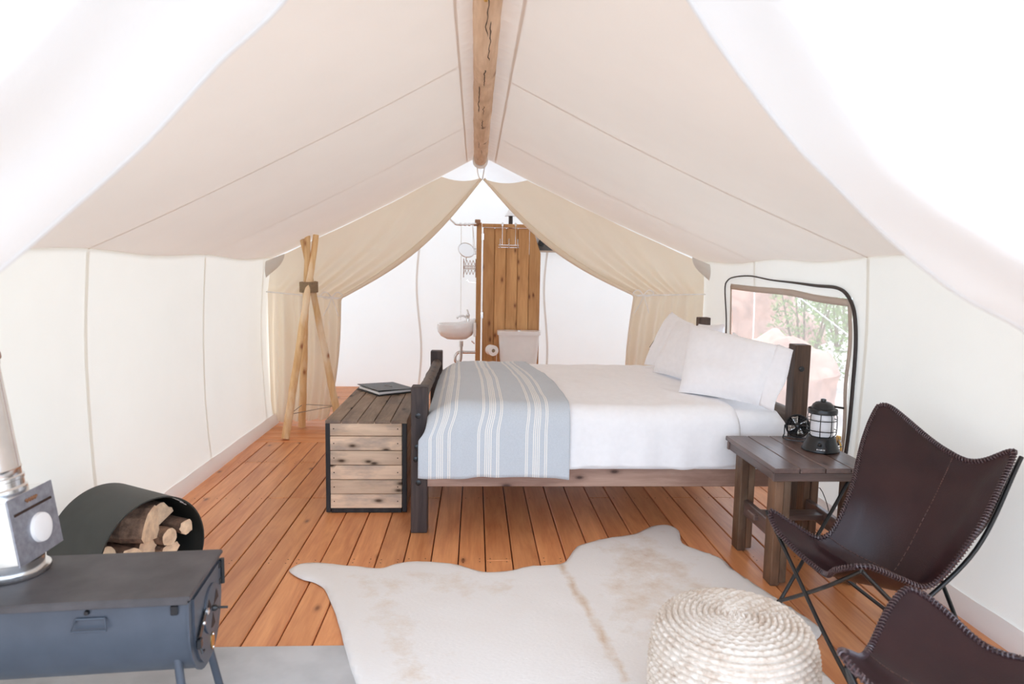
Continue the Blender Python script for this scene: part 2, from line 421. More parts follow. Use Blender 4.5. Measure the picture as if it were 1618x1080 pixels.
# wall seams
for side, ylist, par in ((-1, (2.05, 3.49, 4.96, 6.3), wl), (1, (2.3, 3.75, 5.32), wr_)):
    for yy in ylist:
        H = (1.56 if side < 0 else 1.60)
        m = MB(); m.grid(lambda u, v: (wall_x(side, yy, v * H * .995, H) - side * .004, yy + (u - .5) * .030 + .012 * math.sin(v * 5), v * H * .995), 1, 30)
        obj('seam', m, M['seam_wall'], par, smooth='all')
        if yy < 2.5: continue
        u0 = .066
        m = MB(); m.grid(lambda u, v: Vector(roof_pt(side, u0 + (1 - u0) * v, yy + (u - .5) * .014)) + Vector((0, 0, -.004)), 1, 40)
        obj('seam', m, M['seam_soft'], ceiling, smooth='all')
# ridge reinforcement bands, gathered
for side in (-1, 1):
    m = MB()
    m.grid(lambda u, v: Vector(roof_pt(side, .066 * u, Y0 + (YD - Y0) * v)) + Vector((0, 0, -.001 - .007 * (1 - u) * math.sin((v * 5.4 + .06 * nz(v * 60, u)) * 52 + 5 * u + 3 * nz(v * 25, 1)))), 8, 700)
    obj('ridge_band', m, M['band'], ceiling, smooth='all')
    m = MB(); m.grid(lambda u, v: Vector(roof_pt(side, .060 + .006 * u, Y0 + (YD - Y0 - .1) * v)) + Vector((0, 0, -.005)), 1, 60)
    obj('seam', m, M['seam_soft'], ceiling, smooth='all')
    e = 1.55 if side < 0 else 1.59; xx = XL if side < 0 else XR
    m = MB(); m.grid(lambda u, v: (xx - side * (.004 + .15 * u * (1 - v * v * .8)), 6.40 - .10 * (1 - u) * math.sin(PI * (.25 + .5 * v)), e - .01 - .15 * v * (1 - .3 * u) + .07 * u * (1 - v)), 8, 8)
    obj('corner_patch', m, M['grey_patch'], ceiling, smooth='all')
# sod cloth along the foot of each wall
for side, nm, xw in ((-1, 'baseboard_left', XL), (1, 'baseboard_right', XR)):
    m = MB(); m.grid(lambda u, v: (xw - side * (.004 + .03 * (1 - v) + .006 * nz(u * 30, v)), Y0 + (YD - Y0) * u, .003 + v * (.095 + .012 * nz(u * 14, 2, side))), 90, 3)
    tag(obj(nm, m, M['sod'], smooth='all'), kind='structure')
# annex behind the curtains
b = MB(); b.grid(lambda u, v: (-1.95 + 4.2 * u, YB + .03 * math.sin(PI * v) + .015 * nz(u * 6, v * 4), v * (min(roof_z(-1.95 + 4.2 * u, YB, False), 2.56))), 40, 24)
wb = tag(obj('wall_back', b, M['canvas_annex'], smooth='all'), kind='structure')
for xs in (-.70, .90):
    m = MB(); m.grid(lambda u, v: (xs + .03 * math.sin(v * 7) + (u - .5) * .028, YB - .01 + .03 * math.sin(PI * v) - .005, .02 + 1.9 * v), 1, 30); obj('seam', m, M['seam'], wb, smooth='all')
for side, nm, xw in ((-1, 'wall_annex_left', XL), (1, 'wall_annex_right', XR)):
    m = MB(); m.grid(lambda u, v: (xw + .02 * side * math.sin(PI * v), YD + (YB - YD) * u, v * 1.57), 16, 12)
    tag(obj(nm, m, M['canvas_annex'], smooth='all'), kind='structure')

# grey window in the annex wall
w2 = tag(thing('window_2', None, None, (1.0, YB - .03, 1.7)), kind='structure')
m = MB(); m.grid(lambda u, v: (.70 + .75 * u, YB - .05 + .02 * nz(u * 5, v * 5), 1.745 + .25 * v), 8, 6); obj('screen', m, M['greymesh'], w2, smooth='all')
m = MB(); m.tube(curve([(.70, YB - .08, 1.80), (.77, YB - .08, 1.93), (.80, YB - .08, 2.0)], 8), .045, 10); obj('rolled_flap', m, M['canvas_flap'], w2, smooth=True)
m = MB(); m.tube(curve([(.80, YB - .12, 1.80), (.84, YB - .12, 1.88), (.83, YB - .12, 1.97)], 8), .030, 10); obj('strap', m, M['black'], w2, smooth=True)
m = MB(); m.box((1.08, YB - .06, 1.735), (.76, .01, .022)); obj('hem', m, M['tape'], w2)

# mesh window in the right wall
w1 = tag(thing('window_1', None, None, (2.2, 4.85, .9)), kind='structure')
def wx(y, z): return wall_x(1, y, z, 1.6)
def screen_pt(u, v):
    y = WY0 + (WY1 - WY0) * u; z = WZ0 + (WZ1 - WZ0) * v
    return (wx(y, z) + .004 + .012 * math.sin(u * 23 + 3 * v) * math.sin(PI * v) * math.sin(PI * u) + .01 * nz(u * 7, v * 5), y, z)
m = MB(); m.grid(screen_pt, 40, 24); obj('insect_screen', m, M['screen'], w1, smooth='all')
def tape(pts, w, dy, dz, mat, nm='binding_tape'):
    m = MB(); n = len(pts) - 1
    def fn(u, v):
        y, z, _ = cr([(*p, 0) for p in pts], u); y += dy * (v - .5) * w; z += dz * (v - .5) * w
        return (wx(y, z) - .006, y, z)
    m.grid(fn, 40, 1); return solid(obj(nm, m, mat, w1, smooth='all'), .003)
tape([(5.80, 1.39), (5.3, 1.38), (4.7, 1.375), (4.3, 1.35), (3.92, 1.34)], .045, 0, 1, M['tape'])
tape([(3.925, 1.36), (3.905, 1.1), (3.92, .85), (3.90, .6), (3.91, .41)], .035, 1, 0, M['tape'])
tape([(5.795, 1.40), (5.80, 1.1), (5.79, .8), (5.80, .41)], .03, 1, 0, M['tape'])
tape([(5.80, .42), (4.9, .42), (3.9, .42)], .04, 0, 1, M['tape'])
arch = [(5.86, .30), (5.90, .7), (5.885, 1.06), (5.925, 1.36), (5.86, 1.44), (5.70, 1.472), (5.37, 1.484), (4.98, 1.458), (4.61, 1.445), (4.3, 1.432), (4.05, 1.425), (3.93, 1.38), (3.86, 1.28), (3.835, 1.10), (3.835, .86), (3.84, .6), (3.85, .45)]
ap = curve([(wx(y, z) - .012, y, z) for y, z in arch], 90)
m = MB(); m.tube(ap, [.006 + .005 * smooth(.42, .62, i / 90) for i in range(91)], 8); obj('zipper', m, M['zip'], w1, smooth=True)
m = MB(); m.tube([(2.17, 3.86, .50), (2.165, 3.90, .53), (2.165, 3.955, .50), (2.165, 3.96, .40), (2.165, 3.955, .28)], .011, 8); obj('zipper_tail', m, M['zip'], w1, smooth=True)
m = MB(); m.tube([(2.15, 3.83 + .03 * math.cos(a), .49 + .045 * math.sin(a)) for a in [k * PI / 6 for k in range(12)]], .006, 8, closed=True); m.box((2.155, 3.84, .545), (.02, .03, .03)); obj('zipper_slider', m, M['brass'], w1, smooth=True)

# ridge pole
rp = thing('ridge_pole', 'long peeled log beam running under the tent ridge', 'beam', (RIDX, 1.2, 2.497))
m = MB(); N = 70
m.tube([(RIDX + .006 * nz(i * .2, 1), 1.15 + 5.36 * i / N, 2.497 + .004 * nz(i * .3, 7)) for i in range(N + 1)], [.054 + .006 * i / N + .003 * nz(i * .9, 4) for i in range(N + 1)], 24)
obj('log', m, M['pole'], rp, smooth=True)
for k in range(11):
    m = MB(); y0 = 1.5 + k * .43 + random.uniform(-.15, .15); a0 = random.uniform(-.5, .5); ln = random.uniform(.25, .75); pts = []
    for i in range(19):
        a = a0 + .16 * nz(i * .3, k * 3.) + .07 * nz(i * 1.1, k * 5.); yy = min(6.3, y0 + ln * i / 18)
        pts.append((RIDX + .0575 * math.sin(a), yy, 2.497 - .0575 * math.cos(a)))
    w = random.uniform(.0012, .0026); m.tube(pts, [.0004] + [w * random.uniform(.6, 1.1) for _ in range(17)] + [.0004], 5)
    obj('crack', m, M['subfloor'], rp)
m = MB()
for k in range(7):
    m.tube([(RIDX + .062 * math.cos(a), 6.36 + .022 * k + .01 * math.sin(a), 2.495 + .062 * math.sin(a)) for a in [j * PI / 8 for j in range(16)]], .008, 6, closed=True)
m.tube(curve([(RIDX - .03, 6.48, 2.45), (RIDX - .02, 6.5, 2.38), (RIDX, 6.5, 2.33)], 8), .006, 6); m.tube(curve([(RIDX + .04, 6.48, 2.45), (RIDX + .03, 6.5, 2.38), (RIDX + .02, 6.5, 2.33)], 8), .006, 6)
obj('lashing', m, M['cord_white'], rp, smooth=True)
m = MB(); m.tube(curve([(.028, 2.28, 2.44), (.028, 2.31, 2.40), (.028, 2.36, 2.40), (.028, 2.39, 2.43)], 12), .008, 8); m.lathe([(.004, -.016), (.014, -.014), (.014, .01), (.006, .014)], (.026, 2.39, 2.432), 14); obj('hook', m, M['black'], rp, smooth=True)
m = MB(); m.lathe([(.003, -.012), (.007, -.01), (.008, .006)], (.026, 2.455, 2.437), 12); m.lathe([(.003, -.012), (.007, -.01), (.008, .006)], (.026, 2.49, 2.437), 12); obj('screw', m, M['brass'], rp, smooth=True)

# ------------------------------------------------------------------ tied-back curtains
def curtain(name, label, apex, eave, tin, tout, bin_, bout, Y, sag, side, extra=0.):
    r = thing(name, label, 'curtain', (tout[0], Y, 0))
    def fn(s, t):
        top = lerp(apex, eave, s)
        k = max(0, 1 - s / .19); top.z = roof_z(top.x, Y) - .012 - (roof_z(apex[0], Y) - apex[2]) * k - .035 * math.sin(PI * k)
        mid = lerp(tin, tout, s ** .9); bot = lerp(bin_, bout, s)
        if t < .58:
            q = t / .58; p = top.lerp(mid, q)
            k = math.sin(PI * q) * (1 - s) ** 1.5; d = Vector((mid.x - top.x, 0, mid.z - top.z)); nrm = Vector((-d.z, 0, d.x)).normalized()
            if nrm.z > 0: nrm = -nrm
            p += nrm * sag * k
            amp = .010 + .036 * q ** 2; fr = 4.6
        else:
            q = (t - .58) / .42; p = mid.lerp(bot, q)
            p.x += side * -.05 * math.sin(PI * q) * (1 - s) * .8
            amp = .046 - .008 * q; fr = 4.6
        pinch = math.exp(-((t - .58) / .05) ** 2)
        p.y = Y + amp * (1 - .5 * pinch) * math.sin(2 * PI * fr * (s ** .8) + 1.4 * nz(t * 2.2, s * 2, side)) + .02 * nz(s * 3, t * 3, 5 + side) - .02 * pinch
        return p
    m = MB(); m.grid(fn, 110, 70); obj('cloth', m, M['canvas_curtain'], r, smooth='all')
    # rolled hem on the leading edge
    m = MB(); m.tube([fn(0, i / 80) + Vector((0, -.004, 0)) for i in range(81)], [.010 + .018 * math.exp(-((i / 80 - .3) / .22) ** 2) for i in range(81)], 10); obj('hem', m, M['canvas_curtain'], r, smooth='all')
    m = MB(); a, b_ = Vector(tin), Vector(tout)
    m.tube([a.lerp(b_, q) + Vector((0, -.075 - .02 * math.sin(PI * q), .0)) for q in [i / 12 for i in range(13)]], .006, 6)
    k = a.lerp(b_, .10) + Vector((0, -.085, 0))
    for sx in (-1, 1):
        m.tube(curve([k, k + Vector((sx * .05, -.005, .05)), k + Vector((sx * .10, 0, .02)), k + Vector((sx * .05, 0, -.01)), k], 16), .005, 6)
        m.tube(curve([k, k + Vector((sx * .03, -.005, -.08)), k + Vector((sx * .07 - .01, 0, -.17))], 8), .004, 6)
    obj('tie_cord', m, M['cord_white'], r, smooth=True)
    return r, fn
curtain('tent_curtain', 'cream canvas curtain tied back behind the wooden pole tripod', (.045, 6.5, 2.35), (-1.90, 6.5, 1.53), (-1.26, 6.5, 1.21), (-1.925, 6.5, 1.26), (-1.40, 6.5, .05), (-1.92, 6.5, .02), 6.5, .10, -1)
rc, _ = curtain('tent_curtain', 'cream canvas curtain tied back beside the bed pillows', (.072, 6.5, 2.35), (2.20, 6.5, 1.57), (1.53, 6.5, 1.28), (2.20, 6.5, 1.30), (1.50, 6.5, .05), (2.20, 6.5, .02), 6.5, .11, 1)
m = MB(); m.bar((1.73, 6.40, .86), (1.68, 6.40, .78), .03, .02); m.tube([(1.74, 6.40, .88), (1.755, 6.40, .93)], .006, 6); m.tube([(1.675, 6.4, .77), (1.665, 6.4, .72)], .005, 6); tag(obj('dark_item', m, M['black'], rc), label='small unidentified black item')  # unidentified dark item past the pillows; its shape and place on the curtain are made up

# front door flaps beside the camera
def flap(name, label, inner, outer_top, side, ridge, Y):
    r = thing(name, label, 'door flap', (inner[-1][0], Y, 1.2))
    def fn(s, t):
        a = cr([(p[0], 0, p[1]) for p in inner], t)
        # outward direction: away from the opening, up towards the roof line and eave
        d = Vector((side * .80, 0, .62)).lerp(Vector((side * .97, 0, .12)), smooth(.35, 1., t)).normalized()
        Lmax = 1.9 * (1 - .0 * t)
        dist = s * Lmax
        x = a.x + d.x * dist; z = a.z + d.z * dist
        lim_x = XL + .03 if side < 0 else XR - .03
        if side * x > side * lim_x: x = lim_x
        z = min(z, roof_z(max(XL, min(XR, x)), Y0, False) - .012)
        y = Y + .055 * math.exp(-dist / .035)
        for (c, w, h) in ridge:
            q = dist - c - .05 * nz(t * 3, c * 9)
            y += -h * math.exp(-(q / w) ** 2) if q > 0 else -h * math.exp(-(q / (w * .22)) ** 2)
        y += .02 * nz(dist * 3, t * 2.5, side * 3)
        return (x, y, z)
    m = MB(); m.grid(fn, 0, 80, us=[(i / 110) ** 1.5 for i in range(111)], vs_=[j / 80 for j in range(81)])
    m.uv = []
    obj('cloth', m, M['canvas_flap'], r, smooth='all')
    m = MB(); m.tube([Vector(fn(0, j / 60)) + Vector((0, .004, 0)) for j in range(61)], .005, 8); obj('hem', m, M['canvas_flap'], r, smooth='all')
    return r
lf = [(.0, 2.50), (-.13, 2.12), (-.282, 1.90), (-.39, 1.797), (-.505, 1.677), (-.63, 1.57), (-.733, 1.482), (-.86, 1.38), (-1.0, 1.25), (-1.15, 1.0)]
rf = [(.06, 2.50), (.19, 2.15), (.325, 1.924), (.478, 1.736), (.57, 1.642), (.675, 1.556), (.80, 1.47), (.928, 1.405), (1.1, 1.28), (1.3, 1.0)]
lf = [(x * 1.065, 1.5 + (z - 1.5) * 1.065 + .004) for x, z in lf]; rf = [(x * 1.065, 1.5 + (z - 1.5) * 1.065 + .004) for x, z in rf]
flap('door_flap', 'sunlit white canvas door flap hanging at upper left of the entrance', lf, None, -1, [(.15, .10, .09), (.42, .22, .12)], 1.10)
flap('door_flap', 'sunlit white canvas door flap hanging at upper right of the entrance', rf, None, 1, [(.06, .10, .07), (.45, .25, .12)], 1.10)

# ------------------------------------------------------------------ outside the window
def boulder(c, r, sq, seed, label):
    m = MB(); n = 18
    def fn(u, v):
        a = 2 * PI * u; p = PI * v; d = Vector((math.cos(a) * math.sin(p), math.sin(a) * math.sin(p), math.cos(p)))
        k = 1 + .35 * noise.noise(d * 1.6 + Vector((seed, 0, 0))) + .12 * noise.noise(d * 4 + Vector((seed, 3, 0)))
        return Vector(c) + Vector((d.x * r * k * sq[0], d.y * r * k * sq[1], d.z * r * k * sq[2]))
    m.grid(fn, 28, 18); m.uv = []; tag(obj('boulder', m, M['rock'], smooth=True), label, 'rock')
boulder((5.4, 14.6, .4), 1.7, (1, 1.2, .85), 2.1, 'large red boulder outside the mesh window behind the shrubs')
boulder((4.0, 9.0, -.05), .8, (1, 1.1, .9), 5.4, 'low pale red boulder outside below the mesh window')
def bush(c, r, h, label):
    t = thing('desert_shrub', label, 'shrub', (c[0], c[1], -.35))
    m = MB()
    for k in range(1700):
        a = random.uniform(0, 2 * PI); q = random.random() ** .4; zz = random.uniform(0, 1)
        rr = r * q * (1 - .5 * zz ** 2) * (.8 + .3 * nz(a * 2, zz * 3)); p = Vector((c[0] + rr * math.cos(a), c[1] + rr * math.sin(a), -.2 + h * zz))
        s = random.uniform(.03, .06) * max(1, r); d1 = Vector((random.uniform(-1, 1), random.uniform(-1, 1), random.uniform(-1, 1))).normalized(); d2 = d1.orthogonal().normalized()
        m.add([p - d1 * s, p + d2 * s * .4, p + d1 * s, p - d2 * s * .4], [[0, 1, 2, 3]])
    obj('foliage', m, M['leaf'], t)
    m = MB()
    for k in range(5):
        a = k * 1.26; m.tube([(c[0], c[1], -.36), (c[0] + .3 * r * math.cos(a), c[1] + .3 * r * math.sin(a), h * .3), (c[0] + .5 * r * math.cos(a), c[1] + .5 * r * math.sin(a), h * .7)], [.03, .02, .008], 6)
    obj('stem', m, M['stem'], t)
bush((5.5, 11.0, 0), .95, 2.0, 'low bushy green shrub outside, seen through the right half of the mesh window')
bush((8.8, 16.0, 0), 1.2, 2.6, 'tall green shrub outside, seen at the right edge of the mesh window')
bush((9.9, 19.8, 0), 1.8, 3.4, 'big green shrub outside behind the large red boulder')
bush((9.2, 24.5, 0), 2.2, 4.0, 'widest green shrub outside, farthest back at the left of the mesh window')
bush((13.4, 24.0, 0), 1.9, 5.0, 'tall green shrub outside at the back, seen at the upper right of the mesh window')
m = MB(); m.tube([(2.45, 5.6, 1.50), (3.0, 4.9, .9), (3.4, 4.4, .3), (3.75, 3.95, -.25)], .006, 6); m.cyl((3.75, 3.95, -.18), (3.8, 3.9, -.45), .015)
tag(obj('guy_rope', m, M['cord_white']), 'white guy rope slanting down outside the mesh window', 'rope')

# ------------------------------------------------------------------ bed
bed = thing('bed_frame', 'dark timber bed frame with square posts and log rails', 'bed', (.8, 4.65, 0))
def post(cx, cy, h, w, mat, bolts):
    m = MB(); m.box((cx, cy, h / 2), (w, w, h), b=.005); p = obj('post', m, mat, bed, centre=True)
    for (bx, bz) in bolts:
        m = MB(); m.lathe([(.016, -.003), (.016, .002), (.006, .005)], (cx + bx, cy - w / 2 - .001, bz), 14, Matrix.Rotation(PI / 2, 3, 'X')); obj('bolt', m, M['black'], p, smooth=True)
post(-.303, 3.818, .842, .094, M['dark_wood'], [(-.006, .68), (-.012, .50), (-.018, .43), (-.004, .295)])
post(-.303, 5.50, .842, .094, M['dark_wood'], [])
post(1.876, 3.818, 1.102, .092, M['walnut_post'], [(-.006, .965)])
post(1.876, 5.50, 1.14, .092, M['walnut_post'], [])
m = MB(); m.box((.79, 3.80, .333), (2.10, .045, .125), b=.004); obj('side_rail', m, M['rail'], bed, centre=True)
m = MB(); m.box((.79, 5.50, .333), (2.10, .045, .125), b=.004); obj('side_rail', m, M['rail'], bed, centre=True)
def log(p0, p1, r, nm, mat):
    m = MB(); p0, p1 = Vector(p0), Vector(p1)
    m.tube([p0.lerp(p1, i / 20) + Vector((.004 * nz(i * .5, 2), 0, .004 * nz(i * .5, 9))) for i in range(21)], [r + .004 * nz(i * .8, r * 50) for i in range(21)], 16); obj(nm, m, mat, bed, smooth=True)
log((-.300, 3.86, .77), (-.300, 5.46, .74), .036, 'footboard_log', M['dark_wood_y'])
log((1.876, 3.86, .665), (1.876, 5.46, .665), .045, 'headboard_log', M['dark_wood_y'])
m = MB()
for k in range(12): m.box((-.16 + k * .17, 4.65, .375), (.08, 1.64, .018))
tag(obj('bed_slats', m, M['rail'], bed), kind='stuff')

def rbox(x0, x1, y0, y1, z0, z1, r, nx, ny, wob=.006, seed=0.):
    """soft box: grid profile around Y (near hem over top to far hem) swept along X, ends closed"""
    m = MB()
    def prof(v):
        # v 0..1 : bottom near -> top -> bottom far
        segs = [(y0, z0), (y0, z1 - r)]
        for k in range(1, 9):
            a = PI / 2 * k / 8; segs.append((y0 + r - r * math.cos(a), z1 - r + r * math.sin(a)))
        for k in range(1, 14): segs.append((y0 + r + (y1 - y0 - 2 * r) * k / 14, z1 + .012 * math.sin(PI * k / 14)))
        for k in range(9):
            a = PI / 2 * k / 8; segs.append((y1 - r + r * math.sin(a), z1 - r + r * math.cos(a)))
        segs.append((y1, z0))
        L = [0]
        for a, b in zip(segs[:-1], segs[1:]): L.append(L[-1] + math.hypot(b[0] - a[0], b[1] - a[1]))
        d = v * L[-1]
        for i in range(len(segs) - 1):
            if d <= L[i + 1] + 1e-9:
                f = (d - L[i]) / (L[i + 1] - L[i]); return (segs[i][0] + (segs[i + 1][0] - segs[i][0]) * f, segs[i][1] + (segs[i + 1][1] - segs[i][1]) * f)
        return segs[-1]
    def fn(u, v):
        y, z = prof(v); x = x0 + (x1 - x0) * u; e = min(u, 1 - u) * (x1 - x0)
        cy, cz = (y0 + y1) / 2, z0
        if e < r: q = r - math.sqrt(max(0, r * r - (r - e) ** 2)); z = max(z0 if z > z0 + .01 else z, z - q * min(1, (z - z0) / .1)); y += (cy - y) * q * .10
        z += wob * nz(x * 5, y * 5, seed) * (1 if z > z0 + .03 else 0); y += wob * .8 * nz(x * 7, z * 4, seed + 4) * (1 if y0 + .05 > y or y > y1 - .05 else 0)
        return (x, y, z)
    m.grid(fn, nx, ny); n = nx + 1
    for col in (0, nx):
        m.f.append([j * n + col for j in range(ny + 1)][:: (1 if col else -1)]); m.m.append(0)
    return m, fn
m, _ = rbox(-.195, 1.80, 3.745, 5.50, .385, .715, .06, 40, 60, .003)
tag(obj('mattress', m, M['sheet'], smooth=True), 'mattress under a fitted white sheet on the timber bed', 'mattress')
def duvet_pt(u, v, off=0., x0=-.225, x1=1.515, z0=.405, yb=3.71, drop=True):
    x = x0 + (x1 - x0) * u; r = .11; y0, y1, z1 = yb - off, 5.555 + off, .745 + off
    hem = .012 * nz(x * 6, 1.3) + .006 * math.sin(x * 9)
    segs_a = (z1 - r) - (z0 + hem); arc = PI / 2 * r; top = (y1 - y0) - 2 * r; tot = 2 * segs_a + 2 * arc + top; d = v * tot
    if d < segs_a: y, z = y0, z0 + hem + d
    elif d < segs_a + arc: a = (d - segs_a) / r; y, z = y0 + r - r * math.cos(a), z1 - r + r * math.sin(a)
    elif d < segs_a + arc + top: q = (d - segs_a - arc); y, z = y0 + r + q, z1 + .015 * math.sin(PI * q / top)
    elif d < segs_a + 2 * arc + top: a = (d - segs_a - arc - top) / r; y, z = y1 - r + r * math.sin(a), z1 - r + r * math.cos(a)
    else: y, z = y1, z1 - r - (d - segs_a - 2 * arc - top)
    k = smooth(z0, z1, z)
    z += (.008 * nz(x * 5, y * 4, 2) + .006 * nz(x * 11, y * 6, 6) + .0025 * nz(x * 24, y * 9, 8)) * k
    side = 1 - smooth(.62, .72, z) if y < 4 else 0
    y += side * (.012 * nz(x * 7, z * 2, 3) + .006 * math.sin(x * 31 + 2 * nz(x * 3, z * 3)) * (1 - k) - .015 * (1 - k))
    return x, y, z
def duvet(u, v):
    x, y, z = duvet_pt(u, v)
    e = (x + .225)
    if e < .13: q = 1 - e / .13; z -= .13 * (1 - math.sqrt(max(0, 1 - q * q))) * smooth(.40, .62, z)
    e = 1.515 - x
    if e < .05: q = 1 - e / .05; z -= .03 * q * q * smooth(.40, .62, z); y += .02 * q * q if y < 3.8 else 0
    return (x, y, z)
m = MB(); m.grid(duvet, 90, 130); tag(solid(obj('duvet', m, M['sheet'], smooth='all'), .012, -1), 'plain white duvet spread over the bed with its side hanging down', 'duvet')
def blanket(u, v):
    x, y, z = duvet_pt(u, v, .014, -.30, .535, .355)
    t = smooth(3.75, 5.5, y)
    hang = 1 - smooth(.60, .74, z) if y < 4.2 else 0
    # edges run in towards the far side, left edge slides off the foot of the mattress
    x += u * (-.12 * t + .03 * math.sin(PI * t)) + (1 - u) * (.045 * (1 - hang))
    e = x + .262
    if e < .22 and z > .5: q = 1 - max(0, e) / .22; z -= .085 * q ** 2.2 * smooth(.5, .7, z)
    z += .005 * math.sin(u * 9 + 1) * (1 if v < .02 else 0)
    if v < .3: y -= .006 + .012 * hang * (1 - u) ** 2
    return (x, y, z)
m = MB(); m.grid(blanket, 80, 130)
tag(solid(obj('blanket', m, M['blanket'], smooth='all'), .005, 1), 'grey-blue throw blanket with white stripes across the foot of the bed', 'blanket')

def pillow(label, BL, BR, TR, TL, th, seed, hem=False, group='pillows leaning at the head of the bed'):
    BL, BR, TR, TL = [Vector(p) for p in (BL, BR, TR, TL)]
    n = ((BR - BL).cross(TL - BL)).normalized()
    r = thing('pillow', label, 'pillow', (BL + BR) / 2, 0, group)
    def fn(u, v, sgn):
        p = BL.lerp(BR, u).lerp(TL.lerp(TR, u), v)
        a, b_ = 2 * u - 1, 2 * v - 1
        k = max(0, (1 - a ** 4)) ** .5 * max(0, (1 - b_ ** 4)) ** .55
        # pinched sides
        c = (BL + BR + TR + TL) / 4; p = p + (c - p) * .05 * ((1 - a * a) * b_ ** 2 + (1 - b_ * b_) * a ** 2)
        w = .012 * nz(u * 5, v * 5, seed) + .006 * nz(u * 13, v * 9, seed + 2)
        return p + n * (sgn * th / 2 * k + w * k)
    m = MB(); m.grid(lambda u, v: fn(u, v, 1), 26, 22); m.grid(lambda u, v: fn(1 - u, v, -1), 26, 22)
    obj('cushion', m, M['pillow'], r, smooth='all')
    if hem:
        m = MB()
        def hf(u, v):
            p = BR.lerp(TR, v); d = (BR - BL).normalized(); c = (BL + BR + TR + TL) / 4
            a = 2 * v - 1; p = p + (c - p) * .05 * (1 - a * a)
            return p + d * (.10 * u - .012) + n * (.012 + .03 * u * math.sin(v * 6 + seed)) + Vector((0, 0, -.035 * u))
        m.grid(hf, 6, 20); solid(obj('pillowcase_hem', m, M['pillow'], r, smooth='all'), .004)
    return r
pillow('white pillow nearest the camera, propped against the near headboard post', (1.285, 4.17, .755), (1.63, 3.72, .755), (1.755, 3.80, 1.095), (1.43, 4.47, 1.165), .17, 1.1, True)
pillow('white pillow standing behind the nearest propped pillow, only its top corner showing', (1.60, 4.50, .76), (1.735, 4.05, .76), (1.79, 4.05, 1.04), (1.715, 4.43, 1.115), .10, 2.3)
pillow('white pillow in the middle, half covered by the nearest pillow', (1.325, 4.95, .765), (1.46, 4.42, .765), (1.60, 4.50, 1.11), (1.54, 5.02, 1.14), .15, 3.7, True)
pillow('white pillow at the far side of the bed, tallest against the curtain', (1.355, 5.34, .765), (1.50, 5.00, .765), (1.64, 5.02, 1.12), (1.60, 5.47, 1.185), .13, 4.9)
pillow('white pillow at the back beside the far headboard post, tip showing', (1.70, 5.30, .765), (1.73, 4.80, .765), (1.79, 4.79, 1.14), (1.77, 5.30, 1.10), .10, 6.1)

# ------------------------------------------------------------------ wooden chest and binder
ch = thing('storage_chest', 'slatted wooden storage chest with black edges at the foot of the bed', 'chest', (-.65, 4.7, 0))
cx0, cx1, cy0, cy1, cz = -.893, -.405, 4.10, 5.28, .575
m = MB(); m.box(((cx0 + cx1) / 2, (cy0 + cy1) / 2, .285), (cx1 - cx0 - .05, cy1 - cy0 - .05, .53)); obj('body', m, M['black_trim'], ch)
for k in range(6):
    z = .028 + .0905 * (k + .5)
    m = MB(); m.box((-.652, cy0 + .010, z), (.436, .02, .087), b=.003); obj('slat', m, M['chest_x'], ch, centre=True)
    m = MB(); m.box((-.652, cy1 - .010, z), (.436, .02, .087), b=.003); obj('slat', m, M['chest_x'], ch, centre=True)
    for xx in (cx0 + .01, cx1 - .01):
        m = MB(); m.box((xx, (cy0 + cy1) / 2, z), (.02, cy1 - cy0 - .06, .087), b=.003); obj('slat', m, M['chest_y'], ch, centre=True)
for k in range(5):
    w = (cx1 - cx0 + .006) / 5; m = MB(); m.box((cx0 - .003 + w * (k + .5), (cy0 + cy1) / 2, cz - .006), (w - .004, cy1 - cy0 + .012, .02), b=.003); obj('lid_plank', m, M['chest_y'], ch, centre=True)
for xx in (cx0 + .013, cx1 - .013):
    for yy in (cy0 + .013, cy1 - .013):
        m = MB(); m.box((xx, yy, .283), (.028, .034, .555), b=.003); obj('corner_post', m, M['black_trim'], ch, centre=True)
m = MB(); m.box((-.65, cy0 + .014, .014), (.43, .026, .028)); obj('base_rail', m, M['black_trim'], ch, centre=True)
m = MB()
for k in range(6):
    for xx in (-.845, -.46): m.lathe([(.004, -.001), (.003, .001)], (xx, cy0 - .0006, .028 + .0905 * (k + .5)), 8, Matrix.Rotation(PI / 2, 3, 'X'))
tag(obj('nail_heads', m, M['subfloor'], ch), kind='stuff')

bd = thing('ring_binder', 'black ring binder lying on the wooden chest lid', 'binder', (-.66, 5.10, .580), math.radians(35))
def bbox(c, d, mat, nm, rot=None):
    m = MB(); m.box(c, d, rot, b=.002); o = obj(nm, m, mat); o.data.transform(Matrix.Identity(4)); o.parent = bd; return o
bbox((0, 0, .004), (.30, .345, .006), M['binder'], 'back_cover')
bbox((0, .0, .034), (.30, .345, .005), M['binder'], 'front_cover', Matrix.Rotation(.035, 3, 'Y'))
bbox((.149, .0, .018), (.006, .345, .026), M['binder'], 'spine')
bbox((-.005, .0, .018), (.27, .32, .018), M['paper'], 'pages')
m = MB()
for k in range(3):
    m.tube([(.02 + .018 * math.cos(a), -.03 + .03 * k + .01 * math.sin(a), .0368) for a in [j * PI / 5 for j in range(10)]], .0018, 5, closed=True)
o = obj('cover_emblem', m, M['silver_print']); o.parent = bd

